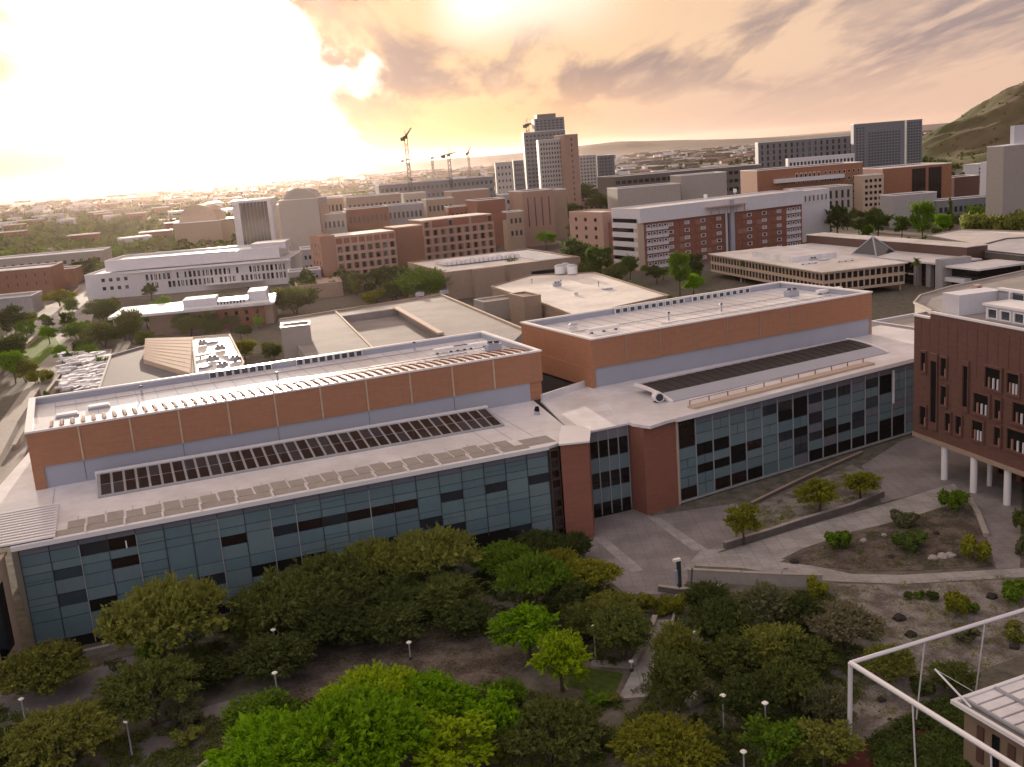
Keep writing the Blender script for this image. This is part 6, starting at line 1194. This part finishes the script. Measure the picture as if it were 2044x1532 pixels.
# ground cover under the garden trees
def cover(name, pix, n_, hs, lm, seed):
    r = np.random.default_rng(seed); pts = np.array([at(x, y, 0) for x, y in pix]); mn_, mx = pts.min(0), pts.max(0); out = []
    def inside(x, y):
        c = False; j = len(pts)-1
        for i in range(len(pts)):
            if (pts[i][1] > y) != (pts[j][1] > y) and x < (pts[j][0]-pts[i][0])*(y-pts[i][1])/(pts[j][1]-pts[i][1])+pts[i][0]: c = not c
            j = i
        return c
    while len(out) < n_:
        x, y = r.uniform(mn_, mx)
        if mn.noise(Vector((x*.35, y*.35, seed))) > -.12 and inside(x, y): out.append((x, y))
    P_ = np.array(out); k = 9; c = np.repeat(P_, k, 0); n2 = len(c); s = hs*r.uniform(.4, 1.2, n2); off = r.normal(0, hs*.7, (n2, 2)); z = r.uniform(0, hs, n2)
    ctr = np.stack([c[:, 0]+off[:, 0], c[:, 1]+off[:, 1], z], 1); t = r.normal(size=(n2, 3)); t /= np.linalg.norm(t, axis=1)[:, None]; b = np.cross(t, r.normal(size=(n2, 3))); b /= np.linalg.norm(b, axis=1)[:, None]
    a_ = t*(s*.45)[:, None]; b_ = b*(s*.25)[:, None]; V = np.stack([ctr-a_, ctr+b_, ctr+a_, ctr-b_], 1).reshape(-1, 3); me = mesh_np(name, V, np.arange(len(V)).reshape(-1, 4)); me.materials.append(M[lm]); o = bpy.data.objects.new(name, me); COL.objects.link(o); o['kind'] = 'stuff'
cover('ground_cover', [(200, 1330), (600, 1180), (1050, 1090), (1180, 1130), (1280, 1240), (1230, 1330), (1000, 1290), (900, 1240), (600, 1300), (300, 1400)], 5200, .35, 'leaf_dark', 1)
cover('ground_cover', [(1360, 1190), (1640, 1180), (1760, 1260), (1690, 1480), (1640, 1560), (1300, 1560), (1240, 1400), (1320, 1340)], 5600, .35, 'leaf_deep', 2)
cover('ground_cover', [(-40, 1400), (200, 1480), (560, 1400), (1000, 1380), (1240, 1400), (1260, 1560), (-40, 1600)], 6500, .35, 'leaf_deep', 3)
cover('dry_brush', [(560, 1420), (700, 1270), (900, 1240), (1060, 1320), (1000, 1390), (700, 1420)], 900, .25, 'leaf_tan', 4)
cover('dry_brush', [(1660, 1170), (2044, 1150), (2044, 1300), (1720, 1460)], 700, .24, 'leaf_olive', 5)
cover('dry_brush', [(1570, 1120), (1780, 1045), (1900, 1012), (1980, 1130), (1700, 1138)], 620, .24, 'leaf_deep', 6)
cover('dry_brush', [(1460, 1050), (1640, 958), (1750, 960), (1740, 985), (1470, 1078)], 900, .22, 'leaf_olive', 7)
cover('terrace_planting', [(1742, 1485), (1850, 1415), (1900, 1400), (1960, 1480), (2040, 1590), (1780, 1600)], 2600, .5, 'leaf_mid', 8)
cover('terrace_planting', [(1742, 1485), (1850, 1415), (1900, 1400), (1960, 1480), (2040, 1590), (1780, 1600)], 1500, .55, 'leaf_dark', 9)
# boulders
def rock_mesh(seed, mt_):
    import bmesh
    bm = bmesh.new(); bmesh.ops.create_icosphere(bm, subdivisions=2, radius=.5); r_ = Vector((seed*3.1, seed, 0))
    for v in bm.verts: v.co *= 1+.5*mn.noise(v.co*2+r_); v.co.z *= .65
    me = bpy.data.meshes.new('boulder'); bm.to_mesh(me); me.materials.append(M[mt_]); return me
RK = [rock_mesh(1, 'rock'), rock_mesh(2, 'rock_dark')]
for px, py, s, k, lb in ((1862, 1115, 1.3, 0, 'pale boulder left of the pink white cluster in the dark bed'), (1882, 1112, 1.5, 0, 'large pale boulder in the cluster at the bottom of the dark bed'), (1897, 1110, 1.4, 0, 'pale boulder at the right end of the cluster in the dark bed'), (1724, 1080, 1.0, 0, 'white stone beside the spiky green bush'), (1765, 1069, .8, 0, 'small white stone left of the low mid green bush'), (1568, 1134, .6, 0, 'small white stone on the curving walkway edge'),
        (1795, 1235, 1.6, 1, 'black rock in the gravel yard, upper one'), (1818, 1268, 1.4, 1, 'black rock in the gravel yard, lower one'), (1980, 1192, 1.4, 1, 'black rock at the right of the gravel yard'), (1695, 1306, .8, 1, 'small black rock left of the frame corner'), (1585, 1122, 1.3, 1, 'dark rock at the left tip of the dark bed'), (1780, 1112, .9, 1, 'dark rock at the lower edge of the dark bed'), (1870, 1065, .9, 1, 'dark rock right of the low mid green bush'), (2024, 1292, 1.2, 1, 'dark rock below the right top rail'), (1705, 1385, .9, 1, 'dark rock beside the corner post'), (1758, 1397, .9, 1, 'dark flat rock right of the corner post'), (1548, 1310, .9, 0, 'pale rock among the olive trees'), (1318, 1205, .6, 1, 'dark rock by the clipped hedge')):
    x, y = at(px, py, .1); o = put('boulder', RK[k], None, (x, y, .1), (s, s, s), random.uniform(0, 6)); tag(o, lb, 'boulder')
# lamp posts
def lamp(px, py, z, lb, h=None):
    x, y = at(px, py, z); t = thing('lamp_post', lb, 'lamp post', (x, y, 0)); mb = MB(); mb.tube((x, y, 0), (x, y, z-.25), .10, .075, 8); mb.build('pole', 'mullion_light', t)
    mb = MB(); mb.tube((x, y, 0), (x, y, .35), .22, .18, 8); mb.build('foot', 'mullion', t); mb = MB(); mb.tube((x, y, z-.24), (x, y, z-.02), .14, .26, 12); mb.tube((x, y, z-.019), (x, y, z+.08), .32, .20, 12); mb.build('lamp_head', 'lamp_white', t)
for px, py, z, lb in ((545, 1257, 4, 'lamp post before the dark tree below the middle left of the glass front'), (548, 1343, 4, 'lamp post at the left end of the gravel'), (252, 1440, 4, 'lamp post beside the lower garden path at left'), (42, 1395, 2.6, 'short lamp post at the left edge by the garden path'), (304, 1318, 2.6, 'short lamp post below the big spreading olive tree'), (1185, 1250, 4, 'lamp post right of the lime green tree'), (1387, 1262, 4, 'lamp post right of the sloping ramp'), (1443, 1388, 4, 'tallest white headed lamp post in the clearing near the bottom'),
        (1527, 1403, 4.4, 'lamp post half hidden by the very dark tree'), (1273, 1467, 3.2, 'lamp post near the bottom edge left of the yellowish tree'), (1306, 1329, 2.4, 'short lamp post at the lower end of the right ramp kerb'), (1260, 1320, 1.2, 'short bollard lamp at the end of the left ramp wall'), (1484, 1500, 2.6, 'short lamp post at the bottom edge'), (816, 1282, 2.2, 'short lamp post at the upper edge of the gravel')): lamp(px, py, z, lb)
x, y = at(1152, 1075, 0); t = thing('bollard_light', 'slim pale bollard light at the foot of the left brick pier', 'bollard', (x, y, 0)); mb = MB(); mb.tube((x, y, 0), (x, y, 1.5), .2, .2, 8); mb.build('shaft', 'copper_strip', t); mb = MB(); mb.tube((x, y, 1.5), (x, y, 1.75), .32, .26, 8); mb.build('head', 'tan_light', t)
x, y = at(1357, 1182, 0); t = thing('marker_post', 'tall dark marker post with pale top at the edge of the plaza', 'post', (x, y, 0)); mb = MB(); mb.box(Fr((x, y), 20), -.22, .22, -.2, .2, 0, 4.2); mb.build('shaft', 'mullion', t); mb = MB(); mb.box(Fr((x, y), 20), -.7, .22, -.25, .25, 4.21, 4.5); mb.build('cap', 'lamp_white', t); mb = MB(); mb.box(Fr((x, y), 20), -.7, -.23, -.1, .1, 1.2, 3.0); mb.build('plate', 'grey_metal', t)
x, y = at(1362, 1180, 0); 
mb = MB(); mb.tube((x+1.0, y-.3, 0), (x+1.5, y+.8, 2.6), .12, .1, 8); o = mb.build('leaning_pole', 'mullion'); tag(o, 'short leaning dark pole right of the tall marker post', 'pole')
